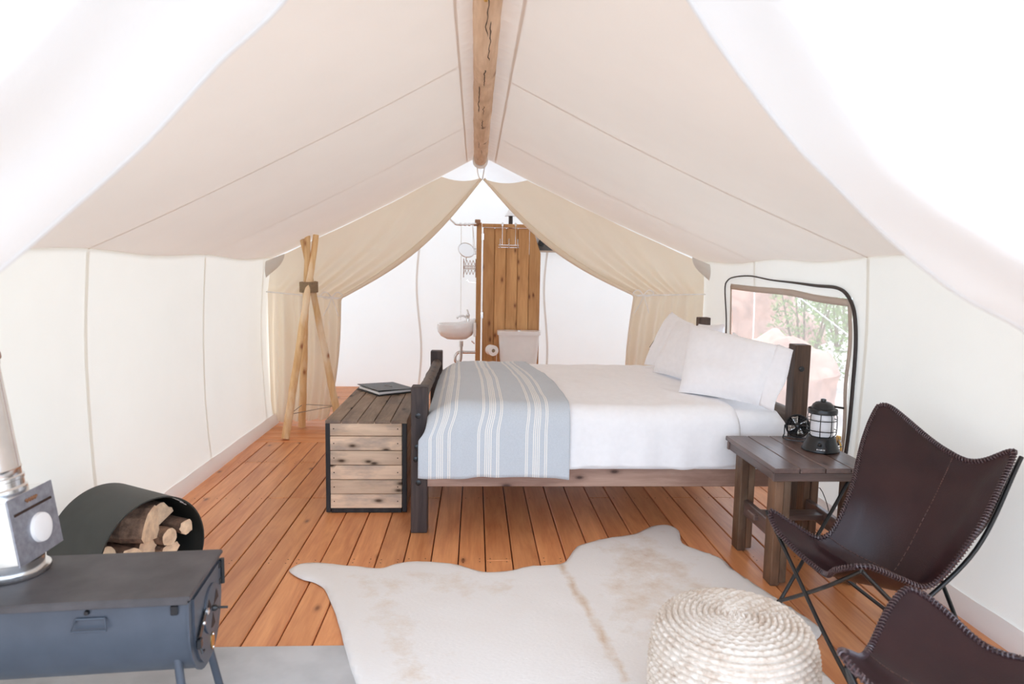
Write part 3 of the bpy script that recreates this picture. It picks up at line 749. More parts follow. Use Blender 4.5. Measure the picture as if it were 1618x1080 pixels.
# ------------------------------------------------------------------ pole tripod
tp = thing('pole_tripod', 'tripod of three peeled wooden poles lashed near the top beside the curtain', 'tripod', (-1.49, 6.2, 0))
def pole(F, Bp, ztop, r):
    F, Bp = Vector(F), Vector(Bp); d = Bp - F; T = F + d * (ztop / d.z); m = MB()
    m.tube([F.lerp(T, i / 24) + Vector((.006 * nz(i * .35, F.x * 9), .006 * nz(i * .35, F.y * 5, 3), 0)) for i in range(25)], [r * (1.12 - .3 * i / 24) + .002 * nz(i * .9, F.y) for i in range(25)], 14)
    obj('pole', m, M['stick'], tp, smooth=True)
pole((-1.63, 5.90, .008), (-1.478, 6.165, 1.32), 1.77, .032)
pole((-1.60, 6.35, .008), (-1.512, 6.225, 1.32), 1.76, .031)
pole((-1.22, 6.22, .008), (-1.462, 6.235, 1.32), 1.755, .031)
m = MB()
for k in range(8):
    m.tube([(-1.485 + .076 * math.cos(a), 6.208 + .066 * math.sin(a), 1.275 + .0115 * k + .003 * math.sin(a + k)) for a in [j * PI / 10 for j in range(20)]], .0075, 6, closed=True)
obj('lashing', m, M['jute'], tp, smooth=True)
m = MB(); P = [(-1.60, 5.94, .215), (-1.585, 6.335, .225), (-1.27, 6.222, .235)]
for a, b_ in ((0, 1), (1, 2), (2, 0)): m.tube([P[a], P[b_]], .0035, 6)
obj('brace_cord', m, M['twine'], tp)

# ------------------------------------------------------------------ nightstand
ns = thing('nightstand', 'dark stained wooden nightstand with plank top beside the bed', 'table', (1.70, 3.33, 0))
tx0, tx1, ty0, ty1, tz = 1.405, 1.90, 3.03, 3.665, .60
for k in range(4):
    w = (tx1 - tx0) / 4; m = MB(); m.box((tx0 + w * (k + .5), (ty0 + ty1) / 2, tz - .012), (w - .004, ty1 - ty0, .024), b=.003); obj('top_plank', m, M['table_ty'], ns, centre=True)
m = MB(); m.box(((tx0 + tx1) / 2, ty0 + .03, tz - .047), (tx1 - tx0 - .008, .022, .045)); obj('apron', m, M['table_y'], ns, centre=True)
m = MB(); m.box(((tx0 + tx1) / 2, ty1 - .03, tz - .047), (tx1 - tx0 - .008, .022, .045)); obj('apron', m, M['table_y'], ns, centre=True)
for xx in (tx0 + .022, tx1 - .022):
    m = MB(); m.box((xx, (ty0 + ty1) / 2, tz - .047), (.022, ty1 - ty0 - .07, .045)); obj('apron', m, M['table_ty'], ns, centre=True)
for ix, xx in enumerate((tx0 + .035, tx1 - .105)):
    for iy, yy in enumerate((ty0 + .06, ty1 - .16)):
        m = MB(); m.box((xx + .022 if ix == 0 else xx + .058, yy + .04, .264), (.042, .088, .528), b=.004); leg = obj('leg', m, M['table_z'], ns, centre=True)
        m = MB(); m.box((xx + .062 if ix == 0 else xx + .018, yy + .04, .27), (.038, .075, .515), b=.004); obj('leg_board', m, M['table_z'], leg, centre=True)
for xx in (tx0 + .075, tx1 - .075):
    m = MB(); m.box((xx, (ty0 + ty1) / 2, .245), (.03, .47, .085), b=.004); obj('stretcher', m, M['table_ty'], ns, centre=True)
m = MB(); m.box(((tx0 + tx1) / 2, 3.36, .255), (.42, .09, .03), b=.004); obj('stretcher', m, M['table_y'], ns, centre=True)

# lantern
lx, ly, lz = 1.795, 3.365, .6005
ln = thing('camp_lantern', 'black caged camping lantern with a frosted globe on the nightstand', 'lantern', (lx, ly, lz))
L = lambda dx, dy, dz: (lx + dx, ly + dy, lz + dz)
m = MB(); m.lathe([(.086, 0), (.092, .004), (.092, .010), (.084, .022), (.080, .036), (.074, .050), (.070, .068), (.062, .078), (.055, .080)], L(0, 0, 0), 40); obj('base', m, M['black'], ln, smooth=True)
m = MB(); m.lathe([(.010, 0), (.010, .012), (.006, .014)], L(-.045, -.066, .044), 14, Matrix.Rotation(PI / 2, 3, 'X') @ Matrix.Rotation(.5, 3, 'Y')); obj('dial', m, M['rod'], ln, smooth=True)
m = MB()
for k, (a, wd) in enumerate(((-2.22, .010), (-2.12, .006), (-2.02, .012), (-1.92, .006), (-1.84, .007))):
    m.box(L(.0885 * math.cos(a), .0885 * math.sin(a), .020), (wd * .6, .002, .006), Matrix.Rotation(a + PI / 2, 3, 'Z'), b=.0005)
obj('maker_mark', m, M['paper'], ln)
m = MB(); m.lathe([(.055, .078), (.057, .09), (.057, .185), (.055, .195)], L(0, 0, 0), 36); obj('globe', m, M['glass_frost'], ln, smooth=True)
m = MB()
for k in range(8):
    a = k * PI / 4 + .2; ca, sa = math.cos(a), math.sin(a)
    m.tube(curve([L(.058 * ca, .058 * sa, .080), L(.069 * ca, .069 * sa, .092), L(.071 * ca, .071 * sa, .135), L(.069 * ca, .069 * sa, .183), L(.060 * ca, .060 * sa, .196)], 14), .0022, 6)
for zz in (.108, .162): m.tube([L(.071 * math.cos(a), .071 * math.sin(a), zz) for a in [j * PI / 20 for j in range(40)]], .0024, 6, closed=True)
obj('cage', m, M['black'], ln, smooth=True)
m = MB(); m.lathe([(.062, .192), (.071, .194), (.072, .212), (.070, .218), (.056, .222), (.050, .238), (.036, .250), (.018, .256), (.006, .257)], L(0, 0, 0), 40); obj('cap', m, M['black'], ln, smooth=True)
m = MB(); m.lathe([(.013, .254), (.014, .262), (.012, .268), (.004, .270)], L(0, 0, 0), 18); obj('cap_knob', m, M['rod'], ln, smooth=True)
m = MB(); m.tube(curve([L(.035, 0, .236), L(.06, .0, .228), L(.105, -.01, .222)], 8), .006, 8); obj('handle', m, M['black'], ln, smooth=True)
m = MB(); m.tube(curve([L(.088, .02, .008), L(.13, .03, .010), L(.170, .10, .006), L(.205, .20, .0), L(.215, .24, -.08), L(.16, .30, -.25), L(.12, .25, -.36), L(.20, .24, -.42), L(.17, .31, -.30), L(.10, .30, -.44), L(.14, .30, -.54), L(.22, .33, -.594)], 60), .0025, 6); obj('power_cord', m, M['black'], ln, smooth=True)

# fan
fx, fy, fz = 1.772, 3.575, .6005
fn_ = thing('desk_fan', 'small black wire-guard fan standing behind the lantern', 'fan', (fx, fy, fz))
ax = Vector((-.45, -.86, .24)).normalized(); fx_x = Vector((0, 0, 1)).cross(ax).normalized(); fx_y = ax.cross(fx_x); fc = Vector((fx, fy, fz + .078))
FM = Matrix((fx_x, fx_y, ax)).transposed()
m = MB()
for r, d in ((.062, 0), (.058, .016), (.044, .019), (.030, .021), (.058, -.016), (.040, -.020)): m.tube([fc + FM @ Vector((r * math.cos(a), r * math.sin(a), d)) for a in [j * PI / 16 for j in range(32)]], .0016 if r < .05 else .003, 6, closed=True)
for k in range(20):
    a = k * PI / 10
    for sg in (-1, 1): m.tube([fc + FM @ Vector((r * math.cos(a), r * math.sin(a), sg * d)) for r, d in ((.012, .022), (.044, .0195), (.058, .016), (.063, 0))], .0012, 5)
m.lathe([(.060, -.004), (.060, -.014), (.030, -.026), (.004, -.028)], fc, 32, FM, cap=False)
obj('guard', m, M['black'], fn_, smooth=True)
for k in range(4):
    m = MB(); a = k * PI / 2 + .3; R2 = Matrix.Rotation(a, 3, 'Z')
    m.grid(lambda u, v: fc + FM @ (R2 @ Vector((.008 + .044 * u, (v - .5) * (.014 + .028 * u), .010 * (v - .5) * 1.6))), 5, 4); solid(obj('blade', m, M['chrome'], fn_, smooth='all'), .001)
m = MB(); m.lathe([(.012, -.02), (.014, -.016), (.014, .018), (.006, .022)], fc, 16, FM); obj('hub', m, M['black'], fn_, smooth=True)
m = MB(); e0 = fc + fx_x * .066; e1 = fc - fx_x * .066
m.tube(curve([e0, Vector((e0.x, e0.y, fz + .03)), Vector((e0.x - .01, e0.y - .03, fz + .005)), Vector((e1.x - .01, e1.y - .03, fz + .005)), Vector((e1.x, e1.y, fz + .03)), e1], 30), .003, 8)
m.tube([Vector((e0.x, e0.y, fz + .03)), Vector((e0.x + .01, e0.y + .04, fz + .004)), Vector((e1.x + .01, e1.y + .04, fz + .004)), Vector((e1.x, e1.y, fz + .03))], .003, 8)
obj('stand', m, M['black'], fn_, smooth=True)

# ------------------------------------------------------------------ leather sling seats
def sling(root, rows, nu=48, nv=56, round_=.5):
    rows = [[Vector(p) for p in r] for r in rows]
    def S(u, v): return cr([cr(r, u) for r in rows], v)
    def fn(u, v):
        a, b_ = 2 * u - 1, 2 * v - 1
        a2 = a * math.sqrt(1 - round_ * b_ * b_ * b_ * b_ * .5); b2 = b_ * math.sqrt(1 - round_ * a * a * a * a * .5)
        return S((a2 + 1) / 2, (b2 + 1) / 2)
    m = MB(); m.grid(fn, nu, nv); solid(obj('sling', m, M['leather'], root, smooth='all'), .005)
    loop = [fn(i / 120, 0) for i in range(120)] + [fn(1, i / 120) for i in range(120)] + [fn(1 - i / 120, 1) for i in range(120)] + [fn(0, 1 - i / 120) for i in range(120)]
    # even spacing
    L = [0.]
    for i in range(len(loop)): L.append(L[-1] + (loop[(i + 1) % len(loop)] - loop[i]).length)
    def at(d):
        d %= L[-1]; lo, hi = 0, len(loop)
        while hi - lo > 1:
            mid = (lo + hi) // 2
            if L[mid] <= d: lo = mid
            else: hi = mid
        f = (d - L[lo]) / max(1e-9, L[lo + 1] - L[lo]); return loop[lo].lerp(loop[(lo + 1) % len(loop)], f)
    tot = L[-1]; n = int(tot / .0125); m = MB()
    m.tube([at(tot * i / 300) for i in range(300)], .0075, 8, closed=True); hem = obj('edge_binding', m, M['leather'], root, smooth='all')
    m = MB()
    for i in range(n):
        p = at(tot * i / n); t = (at(tot * i / n + .01) - at(tot * i / n - .01)).normalized(); x = t.orthogonal().normalized(); y = t.cross(x)
        m.tube([p + (x * math.cos(a) + y * math.sin(a)) * .0095 + t * (.006 * (a / PI - 1)) for a in [j * 2 * PI / 8 for j in range(8)]], .0032, 4, closed=True)
    tag(obj('edge_lacing', m, M['lacing'], root, smooth=True), kind='stuff')
    return fn, S
def seam_line(root, fn, path, n, up=.005):
    m = MB(); pts = [fn(*path(i / (2 * n))) for i in range(2 * n + 1)]
    for i in range(n):
        a, b_ = pts[2 * i], pts[2 * i].lerp(pts[2 * i + 1], 1.35)
        e = 1e-3; u, v = path(i / n); du = fn(min(1, u + e), v) - fn(max(0, u - e), v); dv = fn(u, min(1, v + e)) - fn(u, max(0, v - e)); nn = du.cross(dv).normalized()
        for sg in (-1, 1): m.tube([a + nn * up * sg * .6, b_ + nn * up * sg * .6], .0022, 5)
    tag(obj('seam_stitching', m, M['thread'], root), kind='stuff')
def rod(m, pts, r=.0085): m.tube(curve(pts, 10 * (len(pts) - 1)), r, 10)

bc = thing('butterfly_chair', 'dark brown leather butterfly chair with black rod frame beside the nightstand', 'chair', (1.65, 2.6, 0))
rows = [
 [(1.285, 3.00, .515), (1.335, 2.82, .38), (1.405, 2.56, .315), (1.385, 2.43, .385), (1.40, 2.285, .51)],
 [(1.42, 2.855, .405), (1.47, 2.745, .33), (1.55, 2.60, .275), (1.575, 2.44, .31), (1.59, 2.335, .39)],
 [(1.535, 2.785, .370), (1.61, 2.735, .32), (1.70, 2.62, .29), (1.72, 2.45, .31), (1.70, 2.32, .375)],
 [(1.660, 2.835, .550), (1.735, 2.78, .55), (1.83, 2.63, .545), (1.865, 2.46, .55), (1.84, 2.315, .570)],
 [(1.81, 3.02, .755), (1.86, 2.89, .72), (1.925, 2.68, .68), (1.965, 2.51, .685), (1.975, 2.37, .745)],
 [(1.975, 3.215, .995), (1.965, 2.97, .87), (1.965, 2.68, .785), (2.01, 2.53, .785), (2.115, 2.395, .96)]]
sfn, SS = sling(bc, rows)
seam_line(bc, SS, lambda t: (.56, .42 + .57 * t), 34); seam_line(bc, SS, lambda t: (.03 + .94 * t, .41), 34)
FLt, FRt, BLt, BRt = Vector((1.345, 2.935, .440)), Vector((1.435, 2.335, .435)), Vector((1.955, 3.12, .865)), Vector((2.085, 2.445, .835))
FLf, BLf, FRf, BRf = Vector((1.40, 2.89, .01)), Vector((1.84, 2.80, .01)), Vector((1.385, 2.27, .01)), Vector((1.86, 2.26, .01))
for i, (tip, foot) in enumerate(((FLt, FRf), (FLt, BLf), (FRt, FLf), (FRt, BRf), (BLt, FLf), (BLt, BRf), (BRt, FRf), (BRt, BLf))):
    off = Vector((.012 * ((i % 2) * 2 - 1), .012 * ((i // 2 % 2) * 2 - 1), 0))
    outward = Vector((tip.x - 1.68, tip.y - 2.65, 0)).normalized()
    bow = outward * (.05 if tip.z > .6 else .006)
    mid1 = tip.lerp(foot, .35) + bow - Vector((0, 0, .055 if tip.z > .6 else .012)); a = tip + outward * .010 - Vector((0, 0, .012))
    mm = MB(); rod(mm, [a, mid1, tip.lerp(foot, .7) + bow * .3 + off * .5 - Vector((0, 0, .02 if tip.z > .6 else .006)), foot + Vector((0, 0, .012)) + off * .4]); obj('frame_rod', mm, M['rod'], bc, smooth=True)
for f in (FLf, BLf, FRf, BRf):
    mm = MB(); mm.lathe([(.010, -.010), (.011, .0), (.010, .018)], f, 12); obj('rubber_foot', mm, M['black'], bc, smooth=True)

st = thing('sling_footstool', 'low dark brown leather sling footstool in the lower right corner', 'stool', (1.38, 1.7, 0))
rows = [
 [(.95, 1.705, .53), (1.07, 1.64, .41), (1.185, 1.545, .37), (1.25, 1.42, .42), (1.305, 1.285, .51)],
 [(1.09, 1.815, .415), (1.15, 1.745, .36), (1.25, 1.635, .325), (1.33, 1.51, .36), (1.41, 1.39, .42)],
 [(1.215, 1.925, .345), (1.26, 1.845, .325), (1.375, 1.70, .30), (1.44, 1.60, .325), (1.51, 1.50, .37)],
 [(1.335, 2.03, .42), (1.38, 1.935, .37), (1.475, 1.79, .34), (1.545, 1.68, .37), (1.63, 1.585, .43)],
 [(1.455, 2.135, .535), (1.51, 1.995, .445), (1.555, 1.855, .395), (1.655, 1.755, .42), (1.795, 1.675, .525)]]
sfn2, SS2 = sling(st, rows, 44, 44)
seam_line(st, SS2, lambda t: (.03 + .94 * t, .5), 30)
tips = [Vector((1.03, 1.712, .435)), Vector((1.435, 2.065, .445)), Vector((1.715, 1.68, .445)), Vector((1.315, 1.35, .435))]
feet = [Vector((1.14, 1.72, .031)), Vector((1.40, 1.93, .012)), Vector((1.60, 1.68, .012)), Vector((1.33, 1.47, .012))]
for i in range(4):
    for j in ((i + 1) % 4, (i - 1) % 4):
        c = Vector((1.38, 1.7, 0)); outward = Vector((tips[i].x - c.x, tips[i].y - c.y, 0)).normalized()
        mm = MB(); rod(mm, [tips[i], tips[i].lerp(feet[j], .35) + outward * .02 - Vector((0, 0, .05)), feet[j] + Vector((0, 0, .012))]); obj('frame_rod', mm, M['rod'], st, smooth=True)
for f in feet:
    mm = MB(); mm.lathe([(.010, -.010), (.011, .0), (.010, .018)], f, 12); obj('rubber_foot', mm, M['black'], st, smooth=True)

# ------------------------------------------------------------------ cowhide rug and pouf
out = [(-.895, 3.267), (-.888, 3.32), (-.85, 3.36), (-.753, 3.363), (-.6, 3.325), (-.459, 3.296), (-.386, 3.346), (-.293, 3.374), (-.115, 3.349), (.0, 3.28), (.077, 3.244), (.204, 3.264), (.286, 3.306), (.451, 3.333), (.51, 3.42), (.555, 3.52), (.604, 3.581), (.761, 3.668), (.918, 3.721), (1.0, 3.79), (1.082, 3.855), (1.16, 3.864), (1.199, 3.775), (1.165, 3.592), (1.24, 3.48), (1.311, 3.382), (1.326, 3.246), (1.378, 3.059), (1.431, 2.873), (1.479, 2.707), (1.459, 2.631), (1.401, 2.579), (1.340, 2.54), (1.30, 2.50), (1.31, 2.44), (1.33, 2.38), (1.33, 2.2), (1.22, 2.0), (1.20, 1.80), (1.22, 1.60), (1.10, 1.38), (.75, 1.30), (.45, 1.22), (.15, 1.30), (-.15, 1.25), (-.40, 1.45), (-.42, 1.75), (-.33, 2.05), (-.40, 2.30), (-.45, 2.44), (-.506, 2.605), (-.55, 2.74), (-.60, 2.88), (-.68, 3.07), (-.74, 3.14), (-.81, 3.18)]
op = [Vector((*p, 0)) for p in out]; n_o = len(op)
ol = []
for i in range(n_o):
    for k in range(4): 
        a, b_, c, d = op[i - 1], op[i], op[(i + 1) % n_o], op[(i + 2) % n_o]; f = k / 4
        q = .5 * ((2 * b_) + (c - a) * f + (2 * a - 5 * b_ + 4 * c - d) * f * f + (3 * b_ - a - 3 * c + d) * f ** 3); ol.append((q.x + .004 * nz(i + f, 3), q.y + .004 * nz(i + f, 8)))
def inside(x, y):
    r = False; j = len(ol) - 1
    for i in range(len(ol)):
        xi, yi = ol[i]; xj, yj = ol[j]
        if (yi > y) != (yj > y) and x < (xj - xi) * (y - yi) / (yj - yi) + xi: r = not r
        j = i
    return r
from mathutils.geometry import delaunay_2d_cdt
pts = [Vector(p) for p in ol]; ed = [(i, (i + 1) % len(ol)) for i in range(len(ol))]
stp = .028; yy = 1.2
while yy < 3.9:
    xx = -.92
    while xx < 1.5:
        if inside(xx, yy) and min((xx - a) ** 2 + (yy - b_) ** 2 for a, b_ in ol) > .0002: pts.append(Vector((xx + random.uniform(-.004, .004), yy + random.uniform(-.004, .004))))
        xx += stp
    yy += stp
vv, _, ff, _, _, _ = delaunay_2d_cdt(pts, ed, [], 1, 1e-5)
m = MB(); tone = []
def seg_d(p, a, b_):
    a, b_, p = Vector(a), Vector(b_), Vector(p); t = max(0, min(1, (p - a).dot(b_ - a) / (b_ - a).length_squared)); return (p - a - (b_ - a) * t).length
for v in vv:
    d = math.sqrt(min((v.x - a) ** 2 + (v.y - b_) ** 2 for a, b_ in ol))
    z = .018 - .009 * (1 - smooth(0, .03, d)) + .004 * smooth(.05, .2, d) * nz(v.x * 6, v.y * 6) + .006 * smooth(0, .04, d) * max(0, nz(v.x * 2.3, v.y * 2.3, 5))
    m.v.append(Vector((v.x, v.y, z)))
    sp = seg_d((v.x, v.y), (.449, 3.318), (.571, 2.326))
    t = .10 + .75 * math.exp(-(sp / .022) ** 2)
    t += .42 * smooth(.05, .30, v.x - .449 - .0) * smooth(.16, .30, d) * smooth(2.6, 3.0, v.y + .2)          # tan shoulder right of the spine
    t += .34 * math.exp(-((d - .20) / .10) ** 2) * (1 if v.x < .2 else 0)                                       # tan fringe inside the left flank
    t += .28 * math.exp(-((v.x - .9) ** 2 + (v.y - 3.55) ** 2) / .06)
    tone.append(t)
m.f = [list(f) for f in ff]; m.m = [0] * len(m.f)
rug = tag(obj('cowhide_rug', m, M['hide'], smooth='all', attr=tone), 'cream and tan cowhide rug spread on the plank floor', 'rug')
m = rug.modifiers.new('thick', 'SOLIDIFY'); m.thickness = .005; m.offset = -1

pc = Vector((.845, 2.045, .020)); ph, pr_ = .385, .250
m = MB(); prof = []
pitch = .0185
side_n = int(.30 / pitch); 
# profile centre line: from bottom up the bulged side and in over the crown
path = [(pr_ * .90, 0), (pr_ * .97, .035), (pr_, .10), (pr_ * 1.015, .18), (pr_, .26), (pr_ * .965, .315), (pr_ * .90, .352), (pr_ * .80, .372), (pr_ * .6, .383), (pr_ * .3, .386), (0.004, .385)]
pp = [Vector((a, 0, b_)) for a, b_ in path]; dense = [cr(pp, i / 600) for i in range(601)]
LL = [0]
for a, b_ in zip(dense[:-1], dense[1:]): LL.append(LL[-1] + (b_ - a).length)
tot = LL[-1]; nr = int(tot / pitch); SUB = 7; NA = 340
def at_len(d):
    i = 0
    lo, hi = 0, 600
    while hi - lo > 1:
        mid = (lo + hi) // 2
        if LL[mid] <= d: lo = mid
        else: hi = mid
    f = (d - LL[lo]) / max(1e-9, LL[lo + 1] - LL[lo]); p = dense[lo].lerp(dense[lo + 1], f); t = (dense[lo + 1] - dense[lo]).normalized(); return p, Vector((t.z, 0, -t.x))
NP = nr * SUB
for i in range(NP + 1):
    for k in range(NA):
        a = 2 * PI * k / NA
        d = max(0, min(tot - 1e-6, (i / NP) * tot + pitch * (a / (2 * PI) - .5) * (1 if 2 * SUB < i < NP - SUB else 0)))
        p, nrm = at_len(d); ph_ = i / SUB + (a / (2 * PI) - .5) * 0
        fr = (i % SUB) / SUB; ring = i // SUB
        prof_b = math.sin(PI * fr) ** .7
        nb = max(10, int(round(2 * PI * max(p.x, .02) / .030)))
        ch_ = .5 + .5 * math.cos(a * nb + (1 if fr < .5 else -1) * (fr - .5) * 5 + ring * 2.4)
        h = .0095 * prof_b + .0060 * ch_ * prof_b + .0015 * nz(a * 6, ring * 1.7)
        q = p + nrm * h; wob = 1 + .012 * math.sin(2 * a + 1) + .006 * nz(a, i * .03)
        m.v.append(Vector((pc.x + q.x * math.cos(a) * wob, pc.y + q.x * math.sin(a) * wob, pc.z + q.z)))
for i in range(NP):
    for k in range(NA):
        m.f.append([i * NA + k, i * NA + (k + 1) % NA, (i + 1) * NA + (k + 1) % NA, (i + 1) * NA + k]); m.m.append(0)
m.f.append([k for k in range(NA)][::-1]); m.m.append(0)
m.f.append([NP * NA + k for k in range(NA)]); m.m.append(0)
tag(obj('braided_pouf', m, M['pouf'], smooth='all'), 'round braided cream jute pouf standing on the cowhide rug', 'pouf')

# ------------------------------------------------------------------ hearth sheet and stove
m = MB(); m.box((-.90, 1.70, .003), (2.0, 1.80, .006), b=.001); tag(obj('hearth_pad', m, M['hearth']), 'flat grey fireproof sheet under the wood stove', 'hearth pad')
so = Vector((-.842, 2.10, 0)); sa = math.radians(5)
sv = thing('wood_stove', 'black drum-shaped wood stove on legs in the lower left corner', 'stove', so, sa)
def sobj(nm, mb, mat, par=None, **kw):
    par = par or sv
    w = wmat(sv); mb.v = [w @ v for v in mb.v]; return obj(nm, mb, mat, par, **kw)
SL, SW, STOP, SBOT = .84, .155, .55, .245     # local x runs to -SL, y is +-SW
def Dsec(sh=1.):
    pts = [(-SW * sh, .52), (-SW * sh, .45)]
    for k in range(17):
        a = PI + PI * k / 16; pts.append((SW * sh * math.cos(a), .44 + (.44 - SBOT) * sh * math.sin(a)))
    pts += [(SW * sh, .45), (SW * sh, .52)]
    return pts
m = MB(); m.prism(Dsec(), -SL, 0, ((0, 0, 0), (0, 1, 0), (0, 0, 1), (1, 0, 0))); sobj('body', m, M['stove'], smooth=True)
m = MB(); m.box((-SL / 2 - .006, 0, .537), (SL + .04, .345, .014), b=.004); m.box((-SL / 2 - .008, -.171, .530), (SL + .03, .006, .018), b=.002); sobj('top_plate', m, M['stove_top'], smooth=False)
m = MB(); m.prism(Dsec(1.03), 0, .006, ((0, 0, 0), (0, 1, 0), (0, 0, 1), (1, 0, 0))); fp = sobj('front_plate', m, M['stove'])
dpts = [(y * .90 + .008, .52 - (.52 - z) * .95 - .004) for y, z in Dsec()]
m = MB(); m.prism(dpts, .006, .013, ((0, 0, 0), (0, 1, 0), (0, 0, 1), (1, 0, 0))); door = sobj('stove_door', m, M['stove'])
ry = Matrix.Rotation(PI / 2, 3, 'Y')
m = MB(); m.lathe([(.076, 0), (.076, .005), (.072, .006)], (.013, .025, .41), 36, ry); vd = sobj('vent_disc', m, M['stove'], door, smooth=True)
m = MB()
for k in range(3):
    a0 = k * 2 * PI / 3 + .5
    m.prism([(.014 * math.cos(a0), .014 * math.sin(a0))] + [(.060 * math.cos(a0 - .35 + .7 * j / 6), .060 * math.sin(a0 - .35 + .7 * j / 6)) for j in range(7)], 0, .0012, ((.019, .025, .41), (0, 1, 0), (0, 0, 1), (1, 0, 0)))
tag(sobj('vent_slot', m, M['subfloor'], vd), label='dark wedge-shaped vent openings')
m = MB(); m.lathe([(.010, 0), (.010, .010), (.005, .016)], (.019, .025, .41), 16, ry); m.cyl((.019, .058, .395), (.055, .062, .392), .004, n=10); sobj('vent_knob', m, M['rod'], vd, smooth=True)
m = MB(); m.bar((.018, -.045, .435), (.018, -.115, .385), .022, .006, (1, 0, 0)); m.box((.020, -.118, .372), (.014, .024, .030)); m.tube([(.022, -.12, .36), (.03, -.125, .345), (.03, -.11, .345)], .004, 8); lt = sobj('latch', m, M['black'], door)
m = MB(); m.lathe([(.011, 0), (.011, .006), (.004, .009)], (.021, -.045, .435), 14, ry); m.lathe([(.006, 0), (.005, .005)], (.021, -.075, .412), 12, ry); sobj('latch_bolt', m, M['galv'], lt, smooth=True)
m = MB(); m.lathe([(.028, 0), (.028, .003)], (.0, .0, .0), 24, ry); m.v = [Vector((v.x + .013, v.y * .62 + .030, v.z + .298)) for v in m.v]; sobj('badge', m, M['brass'], door, smooth=True)
for zz in (.320, .276):
    m = MB(); m.lathe([(.004, 0), (.003, .003)], (.016, .030, zz), 10, ry); sobj('badge_rivet', m, M['galv'], door)
m = MB()
m.cyl((.016, .150, .435), (.016, .150, .52), .008, n=14); m.box((.012, .137, .45), (.008, .03, .018)); m.box((.012, .137, .505), (.008, .03, .018)); sobj('hinge', m, M['black'], door, smooth=True)
m = MB(); m.tube([(-.30, -.160, .487), (-.31, -.170, .455), (-.215, -.170, .455), (-.222, -.160, .487)], .0035, 8); m.tube([(-.30, -.160, .487), (-.222, -.160, .487)], .003, 8); sobj('side_handle', m, M['stove'], smooth=True)
m = MB(); m.box((-.034, -.159, .50), (.020, .010, .030)); sobj('body_lug', m, M['black'])
m = MB(); m.lathe([(.008, 0), (.006, .008)], (-.27, -.156, .505), 12, Matrix.Rotation(PI / 2, 3, 'X')); sobj('body_bolt', m, M['black'])
for lx_, sx in ((-.045, .05), (-SL + .08, -.05)):
    for ly_, sy in ((-.115, -.05), (.115, .05)):
        m = MB(); m.tube([(lx_, ly_, .33), (lx_ + sx, ly_ + sy, .007)], .0125, 12); sobj('leg', m, M['stove'], smooth=True)

# stove pipe
pb = Vector((-1.42, 2.105, .545))
spx = thing('stove_pipe', 'shiny galvanised stove pipe with draft box rising from the stove top', 'stove pipe', pb)
TL = Matrix.Rotation(math.radians(-8), 3, 'Y')
P2 = lambda x, y, z: pb + TL @ Vector((x, y, z))
m = MB(); rr = []
m.lathe([(.100, .0), (.102, .003), (.102, .014), (.096, .016), (.090, .016)], pb, 90)
for i, v in enumerate(m.v):
    d = v - pb
    if .002 < d.z < .0145: k = 1 + .012 * (1 if (i % 90) % 2 else -1); m.v[i] = pb + Vector((d.x * k, d.y * k, d.z))
m.lathe([(.086, .016), (.086, .045)], pb, 48); obj('flue_collar', m, M['galv'], spx, smooth=True)
m = MB(); m.box(P2(0, 0, .145), (.195, .205, .195), TL, b=.003); bx = obj('draft_box', m, M['galv'], spx)
m = MB(); m.box(P2(.0995, 0, .145), (.004, .212, .205), TL, b=.002); pl = obj('damper_plate', m, M['galv_dull'], spx)
m = MB(); m.lathe([(.046, 0), (.044, .010), (.030, .014), (.010, .013)], P2(.1015, .012, .125), 32, TL @ ry); obj('damper_disc', m, M['paper'], pl, smooth=True)
m = MB(); m.box(P2(.1022, 0, .196), (.003, .175, .008), TL, b=.001); obj('slot', m, M['subfloor'], pl)
m = MB(); m.tube([P2(.103, -.03 + .004 * k, .222 + .004 * math.sin(k * 2.1)) for k in range(14)], .004, 6); obj('latch_clip', m, M['copper'], pl)
m = MB(); m.lathe([(.084, .242), (.084, .262), (.078, .268), (.078, .285), (.081, .288), (.081, .296), (.076, .30), (.076, .318), (.079, .322), (.076, .328), (.0755, .66)], pb, 48, TL); obj('pipe_section', m, M['galv'], spx, smooth=True)
m = MB(); m.lathe([(.078, .64), (.0785, .66), (.077, .67), (.0765, 1.13)], pb, 48, TL); obj('pipe_section', m, M['galv'], spx, smooth=True)
m = MB(); m.lathe([(.080, .655), (.083, .66), (.083, .675), (.079, .68)], pb, 48, TL); obj('pipe_clamp', m, M['copper'], spx, smooth=True)

# ------------------------------------------------------------------ firewood drum and logs
dn = Vector((.858, -.513, 0)).normalized(); dr = Vector((.513, .858, 0)); dc = Vector((-1.375, 2.93, .249)); R0 = .245; DL = .37
dm = thing('firewood_drum', 'dark steel hoop drum holding firewood behind the stove', 'firewood rack', (dc.x, dc.y, 0))
rotd = Matrix((dr, Vector((0, 0, 1)), dn)).transposed()
m = MB(); m.lathe([(R0 - .004, -DL), (R0, -DL), (R0, 0), (R0 + .001, .002), (R0 - .005, .002), (R0 - .005, -DL)], dc, 72, rotd, cap=False); obj('hoop', m, M['drum'], dm, smooth=True)
m = MB(); m.lathe([(R0 - .0055, -DL + .004), (.001, -DL + .004)], dc, 72, rotd, cap=False); obj('back_plate', m, M['black'], dm)
m = MB()
for k in range(7):
    a = 1.02 - .045 * k; m.box(dc + rotd @ Vector(((R0 - .007) * math.cos(a), (R0 - .007) * math.sin(a), -.035 + .008 * math.sin(k * 2.2))), (.009, .002, .014 + .006 * (k % 2)), rotd @ Matrix.Rotation(a + PI / 2, 3, 'Z'), b=.0005)
obj('stamped_mark', m, M['paper'], dm)
